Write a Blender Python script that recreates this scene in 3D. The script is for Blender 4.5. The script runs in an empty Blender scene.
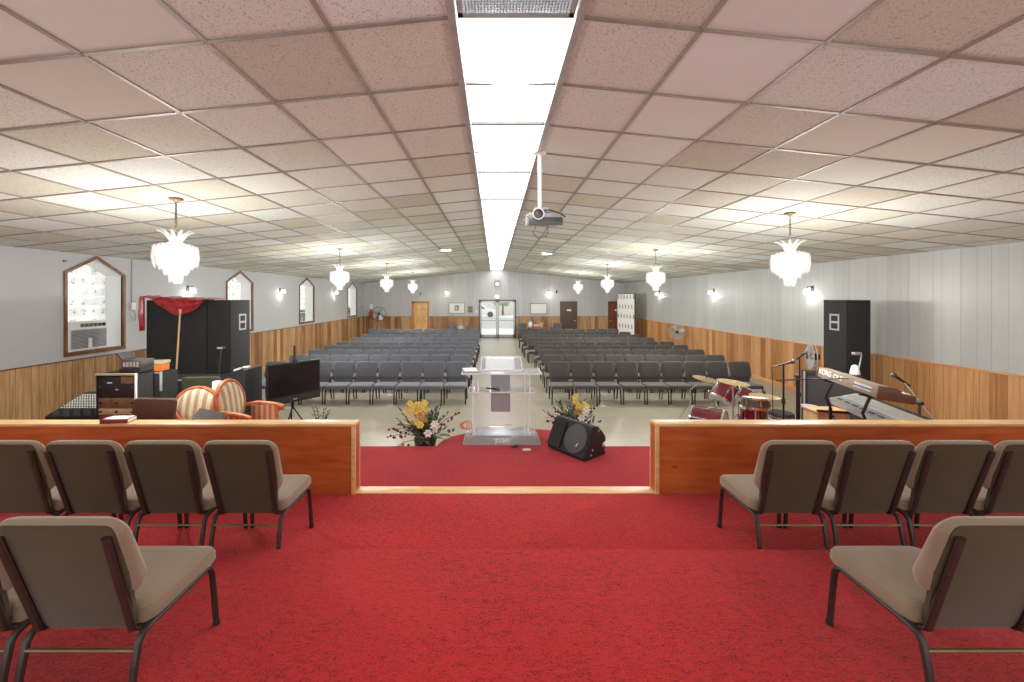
import bpy, bmesh, math, random
from mathutils import Vector, Matrix
random.seed(7)
PI = math.pi
sc = bpy.context.scene
COL = sc.collection
# ------------------------------------------------------------------ camera
F = 395.0; CX = 494.5; CY = 297.0; EYE = 2.4
cam_d = bpy.data.cameras.new('camera'); cam = bpy.data.objects.new('camera', cam_d); COL.objects.link(cam)
cam.location = (0, 0, EYE); cam.rotation_euler = (PI/2, 0, 0)
cam_d.sensor_width = 36.0; cam_d.lens = F/1024*36
cam_d.shift_x = (512-CX)/1024; cam_d.shift_y = -(341-CY)/1024
cam_d.clip_start = 0.05; cam_d.clip_end = 300
sc.camera = cam
def P(px, py, Y):                     # photo position at depth Y -> room position
    return Vector(((px-CX)*Y/F, Y, EYE-(py-CY)*Y/F))
# ------------------------------------------------------------------ mesh builder
class MB:
    def __init__(s): s.v=[]; s.f=[]; s.m=[]; s.k=0; s.T=Matrix.Identity(4)
    def mat(s,k): s.k=k; return s
    def add(s, vs, fs):
        b=len(s.v); s.v += [tuple(s.T @ Vector(p)) for p in vs]
        for f in fs: s.f.append([b+i for i in f]); s.m.append(s.k)
        return s
    def box(s,x0,x1,y0,y1,z0,z1):
        x0,x1=min(x0,x1),max(x0,x1); y0,y1=min(y0,y1),max(y0,y1); z0,z1=min(z0,z1),max(z0,z1)
        return s.add([(x0,y0,z0),(x1,y0,z0),(x1,y1,z0),(x0,y1,z0),(x0,y0,z1),(x1,y0,z1),(x1,y1,z1),(x0,y1,z1)],
          [(3,2,1,0),(4,5,6,7),(0,1,5,4),(1,2,6,5),(2,3,7,6),(3,0,4,7)])
    def rings(s, rs, close=True, cap=True):
        n=len(rs[0]); vs=[p for r in rs for p in r]; fs=[]
        for i in range(len(rs)-1):
            for j in range(n if close else n-1):
                k=(j+1)%n; fs.append((i*n+j,i*n+k,(i+1)*n+k,(i+1)*n+j))
        if cap: fs.append(tuple(range(n))[::-1]); fs.append(tuple((len(rs)-1)*n+j for j in range(n)))
        return s.add(vs,fs)
    def tube(s, pts, r, n=8, cap=True, flat=None):
        pts=[Vector(p) for p in pts]; R=r if isinstance(r,(list,tuple)) else [r]*len(pts)
        rs=[]; up=None
        for i,p in enumerate(pts):
            a=pts[max(0,i-1)]; b=pts[min(len(pts)-1,i+1)]; d=(b-a)
            if d.length<1e-9: d=Vector((0,0,1))
            d.normalize()
            if up is None:
                up=Vector((0,0,1)) if abs(d.z)<.9 else Vector((0,1,0))
                up=(up-d*up.dot(d)).normalized()
            else:
                up=up-d*up.dot(d)
                if up.length<1e-6: up=Vector((1,0,0))-d*d.x
                up.normalize()
            sd=d.cross(up)
            rs.append([p+(up*math.cos(2*PI*j/n)+sd*math.sin(2*PI*j/n)*(flat or 1))*R[i] for j in range(n)])
        return s.rings(rs,cap=cap)
    def lathe(s, prof, n=20, c=(0,0,0), axis='z'):
        rs=[]
        for r,z in prof:
            ring=[]
            for j in range(n):
                a=2*PI*j/n; x,y=r*math.cos(a),r*math.sin(a)
                q=(x,y,z) if axis=='z' else ((x,z,-y) if axis=='y' else (z,x,y))
                ring.append((q[0]+c[0],q[1]+c[1],q[2]+c[2]))
            rs.append(ring)
        return s.rings(rs,cap=prof[0]!=prof[-1])
    def ball(s, c, r, n=10, m=6, sz=(1,1,1)):
        return s.lathe_sc([(max(1e-4,math.sin(PI*i/m)),-math.cos(PI*i/m)) for i in range(m+1)],n,c,r,sz)
    def lathe_sc(s,prof,n,c,r,sz):
        return s.rings([[(c[0]+q*math.cos(2*PI*j/n)*r*sz[0],c[1]+q*math.sin(2*PI*j/n)*r*sz[1],c[2]+z*r*sz[2]) for j in range(n)] for q,z in prof])
    def torus(s, c, R, r, n=16, m=6, fn=None):
        rs=[]
        for i in range(n):
            a=2*PI*i/n
            ring=[]
            for j in range(m):
                b=2*PI*j/m; q=R+r*math.cos(b)
                p=Vector((q*math.cos(a),q*math.sin(a),r*math.sin(b)))
                if fn: p=fn(p)
                ring.append((p[0]+c[0],p[1]+c[1],p[2]+c[2]))
            rs.append(ring)
        rs.append(rs[0]); return s.rings(rs,cap=False)
    def prism(s, poly, a0, a1, fn):       # poly 2D, extruded from a0 to a1, fn(u,v,a)->3D
        n=len(poly)
        return s.rings([[fn(u,v,a) for u,v in poly] for a in (a0,a1)])
    def pad(s, slices):                   # slices of (z, x0,x1,y0,y1, corner)
        rs=[]
        for z,x0,x1,y0,y1,c in slices:
            ring=[]
            for (cx,cy,a0) in ((x1-c,y1-c,0),(x0+c,y1-c,PI/2),(x0+c,y0+c,PI),(x1-c,y0+c,1.5*PI)):
                for k in range(5):
                    a=a0+k*PI/8; ring.append((cx+c*math.cos(a),cy+c*math.sin(a),z))
            rs.append(ring)
        return s.rings(rs)
    def build(s, name, mats, parent=None, bevel=0, seg=2, smooth=40, loc=None):
        me=bpy.data.meshes.new(name); me.from_pydata(s.v,[],s.f)
        if not isinstance(mats,(list,tuple)): mats=[mats]
        for m in mats: me.materials.append(m)
        me.polygons.foreach_set('material_index',s.m)
        bm=bmesh.new(); bm.from_mesh(me)
        bmesh.ops.remove_doubles(bm,verts=bm.verts,dist=1e-6)
        bmesh.ops.recalc_face_normals(bm,faces=bm.faces)
        if bevel:
            es=[e for e in bm.edges if len(e.link_faces)==2 and e.calc_face_angle(0)>math.radians(35)]
            bmesh.ops.bevel(bm,geom=es,offset=bevel,segments=seg,affect='EDGES',profile=.6,clamp_overlap=True)
        bm.to_mesh(me); bm.free()
        if smooth:
            me.shade_smooth(); me.set_sharp_from_angle(angle=math.radians(smooth))
        o=bpy.data.objects.new(name,me); COL.objects.link(o)
        if parent: o.parent=parent
        if loc is not None: o.location=loc
        return o
def tag(o,label=None,cat=None,group=None,kind=None):
    if label: o['label']=label
    if cat: o['category']=cat
    if group: o['group']=group
    if kind: o['kind']=kind
    return o
def thing(name,label,cat,loc=(0,0,0),rz=0,group=None):
    o=bpy.data.objects.new(name,None); COL.objects.link(o); o.empty_display_size=.1
    o.location=loc; o.rotation_euler=(0,0,rz); return tag(o,label,cat,group)
def single(mb,name,mat,label,cat,group=None,loc=None,rz=0,**k):
    o=mb.build(name,mat,loc=loc,**k); o.rotation_euler=(0,0,rz); return tag(o,label,cat,group)
def struct(mb,name,mat,**k): return tag(mb.build(name,mat,**k),kind='structure')
def copy_tree(o,parent=None):
    kids=list(o.children); c=o.copy(); COL.objects.link(c); c.parent=parent
    for ch in kids: copy_tree(ch,c)
    return c
def place(o,loc,rz,label,group=None):
    o.location=loc; o.rotation_euler=(0,0,rz); o['label']=label
    if group: o['group']=group
ORD=['first','second','third','fourth','fifth','sixth','seventh','eighth','ninth','tenth','eleventh','twelfth','thirteenth','fourteenth','fifteenth','sixteenth','seventeenth']
# ------------------------------------------------------------------ materials
def lin(c):
    return tuple(((x/255)/12.92 if x/255<=.04045 else ((x/255+.055)/1.055)**2.4) for x in c)
class G:
    def __init__(s,name):
        s.m=bpy.data.materials.new(name); s.m.use_nodes=True; s.N=s.m.node_tree.nodes; s.L=s.m.node_tree.links
        s.N.clear(); s.out=s.N.new('ShaderNodeOutputMaterial'); s.b=s.N.new('ShaderNodeBsdfPrincipled'); s.L.new(s.b.outputs[0],s.out.inputs[0])
    def n(s,t,ins=None,**props):
        x=s.N.new('ShaderNode'+t)
        for k,v in props.items(): setattr(x,k,v)
        for k,v in (ins or {}).items():
            i=x.inputs[k]
            if isinstance(v,bpy.types.NodeSocket): s.L.new(v,i)
            else: i.default_value=v
        return x
    def math(s,op,a,b=0.0,c=0.0): return s.n('Math',{0:a,1:b,2:c},operation=op).outputs[0]
    def coord(s,which='Object'): return s.n('TexCoord').outputs[which]
    def geo(s): return s.n('NewGeometry').outputs['Position']
    def sep(s,v): return s.n('SeparateXYZ',{0:v}).outputs
    def comb(s,x,y,z): return s.n('CombineXYZ',{0:x,1:y,2:z}).outputs[0]
    def noise(s,vec,scale,detail=3,rough=.55): return s.n('TexNoise',{'Vector':vec,'Scale':scale,'Detail':detail,'Roughness':rough}).outputs['Fac']
    def white(s,vec): return s.n('TexWhiteNoise',{'Vector':vec},noise_dimensions='3D').outputs['Value']
    def ramp(s,fac,stops,interp='LINEAR'):
        r=s.n('ValToRGB',{0:fac}); e=r.color_ramp; e.interpolation=interp
        while len(e.elements)>2: e.elements.remove(e.elements[-1])
        for i,(p,c) in enumerate(stops):
            el=e.elements[i] if i<2 else e.elements.new(p)
            el.position=p; el.color=(*c[:3],1)
        return r.outputs[0]
    def mix(s,f,a,b,mode='MIX'):
        x=s.n('Mix',None,data_type='RGBA',blend_type=mode)
        for i,v in ((0,f),(6,a),(7,b)):
            if isinstance(v,bpy.types.NodeSocket): s.L.new(v,x.inputs[i])
            else: x.inputs[i].default_value=v if i==0 else (*v[:3],1)
        return x.outputs[2]
    def set(s,**k):
        names={'col':'Base Color','rough':'Roughness','metal':'Metallic','spec':'Specular IOR Level','alpha':'Alpha','em':'Emission Color','es':'Emission Strength','trans':'Transmission Weight','ior':'IOR','sheen':'Sheen Weight','coat':'Coat Weight','normal':'Normal'}
        for a,v in k.items():
            i=s.b.inputs[names[a]]
            if isinstance(v,bpy.types.NodeSocket): s.L.new(v,i)
            elif a in('col','em'): i.default_value=(*v[:3],1)
            else: i.default_value=v
        return s
    def bump(s,h,strength=.3,dist=.01): return s.n('Bump',{'Height':h,'Strength':strength,'Distance':dist}).outputs[0]
def plain(name,c,rough=.5,metal=0,var=.12,scale=8,spec=.5,**k):
    g=G(name); c=lin(c); f=g.noise(g.coord(),scale,4)
    g.set(col=g.ramp(f,[(.3,[x*(1-var) for x in c]),(.7,[min(1,x*(1+var)) for x in c])]),rough=rough,metal=metal,spec=spec,**k)
    return g.m
def emis(name,c,st,base=(240,240,240)):
    g=G(name); f=g.noise(g.coord(),3,2)
    g.set(col=lin(base),rough=.5,em=g.ramp(f,[(.2,[x*.94 for x in lin(c)]),(.8,lin(c))]),es=st); return g.m
def fabric(name,c,scale=420,var=.28,sheen=.3,rough=.95):
    g=G(name); c=lin(c); o=g.coord(); f=g.noise(o,scale,2,.7); f2=g.noise(o,6,3)
    a=g.ramp(f,[(.3,[x*(1-var) for x in c]),(.7,[x*(1+var) for x in c])])
    a=g.mix(.35,a,g.ramp(f2,[(.3,[x*.8 for x in c]),(.7,[x*1.2 for x in c])]))
    g.set(col=a,rough=rough,sheen=sheen,spec=.2,normal=g.bump(f,.25,.002)); return g.m
def planks(name,axis,cols,width,groove=.035,rough=.45,grain=1.0,groovecol=.35,var=1.0):
    g=G(name); p=g.sep(g.geo()); u=p[axis]; z=p[2]
    iu=g.math('FLOOR',g.math('DIVIDE',u,width)); fr=g.math('FRACT',g.math('DIVIDE',u,width))
    w=g.white(g.comb(iu,3.0,1.0)); w2=g.white(g.comb(iu,8.0,5.0))
    off=g.math('MULTIPLY',w,37.0)
    n1=g.noise(g.comb(g.math('MULTIPLY',u,34.0),off,g.math('ADD',g.math('MULTIPLY',z,1.7),off)),1.0,5,.6)
    n2=g.noise(g.comb(g.math('MULTIPLY',u,9.0),off,g.math('MULTIPLY',z,1.2)),1.0,3)
    f=g.math('ADD',g.math('MULTIPLY',w,.34*var),g.math('ADD',g.math('MULTIPLY',n1,.5*grain),g.math('MULTIPLY',n2,.3)))
    c=g.ramp(f,[(.28,lin(cols[0])),(.55,lin(cols[1])),(.85,lin(cols[2]))])
    gr=g.math('LESS_THAN',fr,groove)
    gr2=g.math('MULTIPLY',g.math('LESS_THAN',g.math('ABSOLUTE',g.math('SUBTRACT',fr,g.math('ADD',.35,g.math('MULTIPLY',w2,.35)))),groove*.45),.7)
    gg=g.math('MAXIMUM',gr,gr2)
    c=g.mix(g.math('MULTIPLY',gg,1-groovecol),c,[x*.25 for x in lin(cols[0])])
    g.set(col=c,rough=rough,spec=.35,normal=g.bump(g.math('SUBTRACT',1.0,gg),.4,.004)); return g.m
def wood(name,cols,scale=(1.2,14,14),rough=.35,spec=.4,knots=False,coat=0):
    g=G(name); o=g.coord(); m=g.n('Mapping',{'Vector':o,'Scale':scale}).outputs[0]
    f=g.noise(m,1.6,6,.62); f2=g.noise(o,1.3,2)
    v=g.math('ADD',g.math('MULTIPLY',f,.75),g.math('MULTIPLY',f2,.35))
    c=g.ramp(v,[(.35,lin(cols[0])),(.55,lin(cols[1])),(.78,lin(cols[2]))])
    if knots:
        k=g.n('TexVoronoi',{'Vector':g.n('Mapping',{'Vector':o,'Scale':(1.0,1,2.2)}).outputs[0],'Scale':1.7}).outputs['Distance']
        c=g.mix(g.ramp(k,[(.03,(.75,.75,.75)),(.085,(0,0,0))]),c,[x*.35 for x in lin(cols[0])])
    g.set(col=c,rough=rough,spec=spec,coat=coat); return g.m

M={}
# carpet
def carpet(name,dark,light):
    g=G(name); p=g.geo(); f=g.noise(p,95,3,.75); f2=g.noise(g.n('Mapping',{'Vector':p,'Scale':(26,52,26)}).outputs[0],1.0,4,.7); f3=g.noise(p,1.1,2)
    v=g.math('ADD',g.math('MULTIPLY',f,.6),g.math('ADD',g.math('MULTIPLY',f2,.45),g.math('MULTIPLY',f3,.12)))
    c=g.ramp(v,[(.47,lin(dark)),(.58,lin(light)),(.70,[x*1.2 for x in lin(light)])])
    g.set(col=c,rough=1,spec=.05,sheen=.15,normal=g.bump(f,.7,.008)); return g.m
M['carpet']=carpet('red_carpet',(112,16,20),(178,31,34))
M['carpet_low']=carpet('red_carpet_platform',(112,15,22),(160,26,36))
# walls
def wallpaint(name,c,var=.05):
    g=G(name); p=g.geo(); f=g.noise(p,.7,3); f2=g.noise(p,60,2)
    c=lin(c); g.set(col=g.ramp(f,[(.3,[x*(1-var) for x in c]),(.7,[x*(1+var) for x in c])]),rough=.55,spec=.3,normal=g.bump(f2,.06,.003)); return g.m
M['wall']=wallpaint('grey_wall_paint',(186,188,190))
M['reveal']=wallpaint('white_reveal_paint',(240,240,240))
def panelwall(name,c,axis):
    g=G(name); p=g.sep(g.geo()); u=p[axis]; W=.405
    iu=g.math('FLOOR',g.math('DIVIDE',u,W)); fr=g.math('FRACT',g.math('DIVIDE',u,W))
    w=g.white(g.comb(iu,2.0,7.0)); n=g.noise(g.comb(g.math('MULTIPLY',u,9.0),3.0,g.math('MULTIPLY',p[2],.7)),1.0,4)
    f=g.math('ADD',g.math('MULTIPLY',w,.4),g.math('MULTIPLY',n,.6)); c=lin(c)
    col=g.ramp(f,[(.25,[x*.88 for x in c]),(.75,[min(1,x*1.07) for x in c])])
    gr=g.math('LESS_THAN',fr,.02)
    g2=g.math('MULTIPLY',g.math('LESS_THAN',g.math('ABSOLUTE',g.math('SUBTRACT',fr,g.math('ADD',.3,g.math('MULTIPLY',w,.4)))),.012),.6)
    gg=g.math('MAXIMUM',gr,g2)
    col=g.mix(g.math('MULTIPLY',gg,.45),col,[x*.35 for x in c])
    g.set(col=col,rough=.32,spec=.4,normal=g.bump(g.math('SUBTRACT',1.0,gg),.4,.004)); return g.m
M['wall_panel']=panelwall('grey_painted_panelling',(182,184,183),1)
M['wall_panel_back']=panelwall('grey_painted_panelling_back',(190,191,192),0)
wc=[(66,38,20),(150,104,64),(210,168,120)]
M['wains_l']=planks('walnut_wainscot_window_wall',1,wc,.21,rough=.4,grain=1.25)
M['wains_b']=planks('walnut_wainscot_back',0,wc,.21,rough=.4,grain=1.25)
M['wains_r']=planks('oak_wainscot_plank_wall',1,[(128,80,42),(184,126,76),(216,164,112)],.21,rough=.38)
M['cap']=wood('light_wood_trim',[(196,146,92),(224,178,120),(240,206,156)],(2,14,14))
M['base_r']=wood('pale_wood_baseboard',[(176,120,74),(206,152,104),(222,174,126)],(14,1,14))
M['partition']=wood('orange_varnished_wood',[(148,66,28),(184,90,42),(204,112,58)],(1.1,10,9),rough=.28,knots=True,coat=.2)
M['oldwood']=wood('dark_wood_frame',[(84,50,28),(120,76,44),(146,98,60)],(8,8,2))
M['doorwood']=wood('blonde_door_wood',[(196,140,78),(226,172,106),(240,196,134)],(8,8,1.2))
M['doorframe']=wood('orange_door_casing',[(150,88,36),(188,122,58),(208,146,80)],(8,8,1))
M['doorbrown']=wood('dark_brown_door',[(62,44,36),(82,58,46),(98,70,56)],(8,8,1))
M['doorred']=wood('reddish_brown_door',[(92,48,28),(122,66,40),(140,80,50)],(8,8,1))
# floor
def floormat():
    g=G('beige_vinyl_floor'); p=g.geo(); s=g.sep(p); T=.305
    ix=g.math('FLOOR',g.math('DIVIDE',s[0],T)); iy=g.math('FLOOR',g.math('DIVIDE',s[1],T))
    fx=g.math('FRACT',g.math('DIVIDE',s[0],T)); fy=g.math('FRACT',g.math('DIVIDE',s[1],T))
    w=g.white(g.comb(ix,iy,0.0)); n=g.noise(p,.9,4); n2=g.noise(p,14,3)
    f=g.math('ADD',g.math('MULTIPLY',w,.35),g.math('ADD',g.math('MULTIPLY',n,.4),g.math('MULTIPLY',n2,.25)))
    c=g.ramp(f,[(.2,lin((152,145,127))),(.8,lin((164,157,139)))])
    j=g.math('MAXIMUM',g.math('LESS_THAN',fx,.012),g.math('LESS_THAN',fy,.012))
    c=g.mix(g.math('MULTIPLY',j,.22),c,lin((90,84,72)))
    g.set(col=c,rough=.36,spec=.4); return g.m
M['floor']=floormat()
# ceiling
TILE=.685; TX0=-.222; TX1=.457; TY0=2.18
def ceilmat():
    g=G('acoustic_ceiling_tile'); p=g.geo(); s=g.sep(p)
    ax=g.math('ADD',g.math('ABSOLUTE',g.math('SUBTRACT',s[0],(TX0+TX1)/2)),-(TX1-TX0)/2)
    sg=g.math('SIGN',s[0])
    ix=g.math('MULTIPLY',g.math('ADD',g.math('FLOOR',g.math('DIVIDE',ax,TILE)),1.5),sg); iy=g.math('FLOOR',g.math('DIVIDE',g.math('SUBTRACT',s[1],TY0),TILE))
    w=g.white(g.comb(ix,iy,2.0)); w2=g.white(g.comb(ix,iy,9.0))
    base=g.ramp(w,[(0,lin((206,196,180))),(.25,lin((226,218,206))),(.55,lin((232,228,222))),(.8,lin((238,236,232))),(1,lin((216,206,190)))])
    big=g.noise(p,1.4,4); base=g.mix(g.math('MULTIPLY',big,.16),base,lin((184,172,152)))
    rot=g.n('Mapping',{'Vector':p,'Scale':(105,62,60),'Rotation':(0,0,.35)}).outputs[0]
    pit=g.n('TexNoise',{'Vector':rot,'Scale':1.0,'Detail':2.5,'Roughness':.7}).outputs['Fac']
    pit2=g.noise(p,190,1)
    pf=g.ramp(pit,[(.385,(1,1,1)),(.43,(0,0,0))]); pf2=g.ramp(pit2,[(.30,(1,1,1)),(.36,(0,0,0))])
    tex=g.ramp(w2,[(.15,(0,0,0)),(.17,(1,1,1))],'CONSTANT')
    pits=g.mix(1.0,g.mix(.5,pf,pf2,'ADD'),tex,'MULTIPLY')
    c=g.mix(g.math('MULTIPLY',g.sep(pits)[0],.5),base,lin((112,98,80)))
    c=g.mix(1.0,c,(.90,.985,.985),'MULTIPLY')
    g.set(col=c,rough=.95,spec=.1,normal=g.bump(pit,.35,.01)); return g.m
M['ceil']=ceilmat()
M['tbar']=plain('grey_ceiling_grid_metal',(146,138,126),.5,.2,var=.15)
M['troughbar']=plain('aluminium_trough_rail',(168,166,164),.45,.4)
M['diff']=emis('lit_white_diffuser',(255,255,255),5.0)
M['dimglow']=emis('soft_glow_white',(255,255,255),.9)
M['spotlit']=emis('lit_downlight',(255,248,232),10)
M['shade_lit']=emis('lit_sconce_glass',(255,250,240),6)
M['alu']=plain('brushed_aluminium',(186,188,192),.35,.8)
M['chrome']=plain('chrome',(214,214,218),.12,1,var=.03)
M['steel']=plain('dark_steel',(96,94,92),.35,.8)
M['bronze']=plain('brown_bronze_tube',(42,32,27),.45,.0,var=.2,scale=30)
M['bar']=plain('brassy_stretcher',(118,100,70),.4,.6,var=.2)
M['blackmetal']=plain('black_tube_metal',(26,26,28),.4,.3)
M['blackplastic']=plain('black_plastic',(30,31,32),.5,0,spec=.4)
M['blackcab']=plain('black_carpeted_cabinet',(44,45,47),.8,0,var=.22,scale=40,spec=.25)
M['grille']=plain('dark_grey_grille',(68,70,73),.6,.2,var=.3,scale=250)
M['screen']=plain('dark_screen',(18,19,21),.18,0,var=.2,scale=2)
M['rubber']=plain('black_rubber',(22,22,22),.8)
M['white']=plain('white_plastic',(236,236,232),.45,0,var=.04)
M['paper']=plain('white_paper',(240,238,232),.8,0,var=.05)
M['greyplastic']=plain('grey_plastic',(170,172,176),.5)
M['acgrey']=plain('grey_louvre_plastic',(166,168,174),.5)
M['taupe']=fabric('taupe_weave',(134,114,92),380,.32,.35)
M['taupe_back']=fabric('brown_back_weave',(66,52,30),420,.3,.2)
M['slate']=fabric('grey_weave_cool_lit',(88,91,98),300,.2,.5)  # grey chair fabric with the cooler window-side light put into its colour
M['charcoal']=fabric('grey_weave_dim_lit',(72,68,66),300,.2,.35)  # grey chair fabric again, the dimmer drum-side light painted into the tone
M['greenfab']=fabric('dark_green_vinyl',(58,62,44),120,.15,.1,.6)
M['brownfab']=fabric('brown_leatherette',(84,58,44),90,.12,.05,.45)
M['red_satin']=None
g=G('red_satin'); f=g.noise(g.coord(),14,4,.7); g.set(col=g.ramp(f,[(.35,lin((120,8,20))),(.65,lin((205,32,48)))]),rough=.25,spec=.6,sheen=.2); M['red_satin']=g.m
M['gold']=plain('gilded_pole',(206,168,110),.4,.2)
M['burgundy']=plain('burgundy_lacquer',(86,10,26),.15,0,var=.25,spec=.6,coat=.5)
M['cymbal']=plain('brass_cymbal',(206,180,130),.28,.75,var=.12,scale=20)
M['drumskin']=plain('white_drum_skin',(226,224,216),.5)
M['carved']=wood('carved_orange_wood',[(150,70,34),(196,108,62),(220,140,92)],(6,6,6),rough=.35)
def stripes(name,a,b,W):
    g=G(name); s=g.sep(g.coord()); x=g.math('FRACT',g.math('DIVIDE',s[0],W)); f=g.ramp(g.noise(g.coord(),60,3),[(.3,(.85,.85,.85)),(.7,(1.1,1.1,1.1))])
    c=g.ramp(x,[(0,lin(a)),(.42,lin(a)),(.5,lin(b)),(.92,lin(b)),(1,lin(a))]); c=g.mix(1,c,f,'MULTIPLY'); g.set(col=c,rough=.7,sheen=.2,spec=.2); return g.m
M['stripe']=stripes('cream_striped_upholstery',(222,204,172),(170,146,118),.083)
def stripesy(name,a,b,W):
    g=G(name); s=g.sep(g.coord()); x=g.math('FRACT',g.math('DIVIDE',s[1],W))
    c=g.ramp(x,[(0,lin(a)),(.42,lin(a)),(.5,lin(b)),(.92,lin(b)),(1,lin(a))]); g.set(col=c,rough=.7,sheen=.2,spec=.2); return g.m
M['stripe_arm']=stripesy('rust_striped_upholstery',(206,150,116),(160,98,74),.08)
# acrylic
def acrylic(name,op,tint=(1,1,1)):
    g=G(name); N=g.N; g.N.remove(g.b)
    tr=g.n('BsdfTransparent',{'Color':(*tint,1)}); gl=g.n('BsdfGlossy',{'Color':(1,1,1,1),'Roughness':.06}); di=g.n('BsdfDiffuse',{'Color':(.95,.96,.97,1)})
    fr=g.n('Fresnel',{'IOR':1.45}); nz=g.noise(g.coord(),5,2)
    m1=g.n('MixShader',{0:g.math('MULTIPLY',fr.outputs[0],1.0),1:tr.outputs[0],2:gl.outputs[0]})
    m2=g.n('MixShader',{0:g.math('ADD',op,g.math('MULTIPLY',nz,op*.3)),1:m1.outputs[0],2:di.outputs[0]})
    g.L.new(m2.outputs[0],g.out.inputs[0]); return g.m
M['acrylic']=acrylic('clear_acrylic',.10)
M['acr_edge']=acrylic('bright_acrylic_edge',.62)
M['acr_base']=acrylic('frosted_acrylic_base',.2)
M['glass']=acrylic('door_glass',.05,(.97,.985,.98))
def crystal():
    g=G('lit_crystal_glass'); g.N.remove(g.b)
    tr=g.n('BsdfTransparent'); em=g.n('Emission',{'Color':(1,.97,.9,1),'Strength':.95}); gl=g.n('BsdfGlossy',{'Roughness':.05})
    lw=g.n('LayerWeight',{'Blend':.35}).outputs['Facing']; nz=g.noise(g.coord(),30,2)
    a=g.n('MixShader',{0:g.math('MULTIPLY',lw,.7),1:em.outputs[0],2:gl.outputs[0]})
    b=g.n('MixShader',{0:g.math('ADD',.38,g.math('MULTIPLY',nz,.25)),1:a.outputs[0],2:tr.outputs[0]})
    g.L.new(b.outputs[0],g.out.inputs[0]); return g.m
M['crystal']=crystal()
def glassblock():
    g=G('glass_block_daylight'); p=g.sep(g.geo()); W=.2
    fu=g.math('FRACT',g.math('DIVIDE',p[1],W)); fz=g.math('FRACT',g.math('DIVIDE',p[2],W))
    j=g.math('MAXIMUM',g.math('LESS_THAN',fu,.10),g.math('LESS_THAN',fz,.10))
    n=g.n('TexVoronoi',{'Vector':g.geo(),'Scale':16.0}).outputs['Distance']; n2=g.noise(g.geo(),6,3)
    inner=g.math('MULTIPLY',g.math('LESS_THAN',g.math('ABSOLUTE',g.math('SUBTRACT',fu,.5)),.22),g.math('LESS_THAN',g.math('ABSOLUTE',g.math('SUBTRACT',fz,.52)),.28))
    c=g.ramp(n2,[(.35,lin((214,222,214))),(.55,lin((236,240,238))),(.7,lin((250,252,255)))])
    c=g.mix(g.math('MULTIPLY',inner,g.ramp(n,[(.1,(.9,.9,.9)),(.5,(.1,.1,.1))])),c,lin((84,96,84)))
    c=g.mix(j,c,lin((252,252,252)))
    g.set(col=c,rough=.2,em=c,es=.36); return g.m
M['block']=glassblock()
M['leaf']=plain('dark_green_leaf',(56,74,52),.5,0,var=.4,scale=30)
M['leaf2']=plain('grey_green_leaf',(96,112,92),.55,0,var=.35,scale=30)
M['yellow']=plain('yellow_petal',(242,218,112),.6,0,var=.2,scale=40)
M['orange_p']=plain('orange_petal',(228,150,62),.6,0,var=.2,scale=40)
M['white_p']=plain('white_petal',(240,240,236),.6)
M['redberry']=plain('dark_red_petal',(120,26,36),.6,0,var=.3,scale=40)
M['potbrown']=plain('dark_brown_pot',(58,40,30),.6)
M['stem']=plain('brown_twig',(84,66,44),.8)
M['orange_cable']=plain('orange_cable',(226,98,44),.5)
M['book_red']=plain('dark_red_cover',(140,24,40),.5)
M['orangebox']=plain('orange_box',(224,118,40),.6)
M['beige']=plain('beige_plastic',(196,180,140),.55)
M['tan']=wood('plywood',[(176,136,92),(200,160,114),(216,180,136)],(8,8,1.5),rough=.6)
M['rackface']=plain('brown_rack_face',(124,98,70),.45,.3,var=.3,scale=12)
M['organ_back']=plain('bronze_grey_organ_back',(128,110,92),.6,.0)
M['organ_wood']=wood('organ_cheek_wood',[(72,34,16),(98,50,26),(118,64,34)],(3,8,8),rough=.4)
M['silver']=plain('silver_keyboard',(196,200,206),.4,.3,var=.1)
M['keyw']=plain('white_keys',(236,236,230),.3)
M['extred']=plain('extinguisher_red',(196,30,32),.35)
M['green_sign']=plain('green_notice',(110,130,74),.6,var=.3,scale=40)
M['bluebag']=plain('grey_bag_fabric',(92,96,104),.8)
M['greybag']=plain('light_grey_bag_fabric',(170,170,172),.8)
M['outground']=plain('sunny_concrete',(208,204,198),.9,0,var=.12,scale=.6)
M['asphalt']=plain('grey_asphalt',(150,150,156),.9,0,var=.1,scale=2)
M['carwhite']=plain('white_car_paint',(232,234,240),.25,0,var=.04)
M['carglass']=plain('car_window',(52,60,92),.1,0)
M['hedge']=plain('sunlit_foliage',(120,160,64),.8,0,var=.5,scale=6)
M['trunk']=plain('tree_bark',(78,66,56),.9)
M['outwall']=plain('pale_outdoor_wall',(226,224,218),.8)
M['redp']=plain('pinkish_red_box',(206,96,110),.6)
# ================================================================== SETTING
XL,XR=-7.65,7.65; YB=23.2; YF=-1.2; ZW=3.2; ZR=3.95; HW=1.25
Z2,Z1,Z0=.675,.53,.35
def zc(x): return ZR-(TX0-x)*(ZR-ZW)/(TX0-XL) if x<TX0 else (ZR-(x-TX1)*(ZR-ZW)/(XR-TX1) if x>TX1 else ZR)
struct(MB().box(XL-.5,XR+.2,YF,YB+.2,-.2,0),'floor',M['floor'])
struct(MB().box(XL,XR,YF,2.70,0,Z2),'floor_upper_stage',M['carpet'])
struct(MB().box(XL,XR,2.70,3.885,0,Z1),'floor_lower_stage',M['carpet'])
pl=[(XL,3.885),(XR,3.885),(XR,5.43),(1.53,5.43)]
for i in range(1,24):
    a=PI*i/24; pl.append((.37+1.16*math.cos(a),5.43+.72*math.sin(a)))
pl+=[(-.79,5.43),(XL,5.43)]
struct(MB().prism(pl,0,Z0,lambda u,v,a:(u,v,a)),'floor_pulpit_platform',M['carpet_low'])
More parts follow.
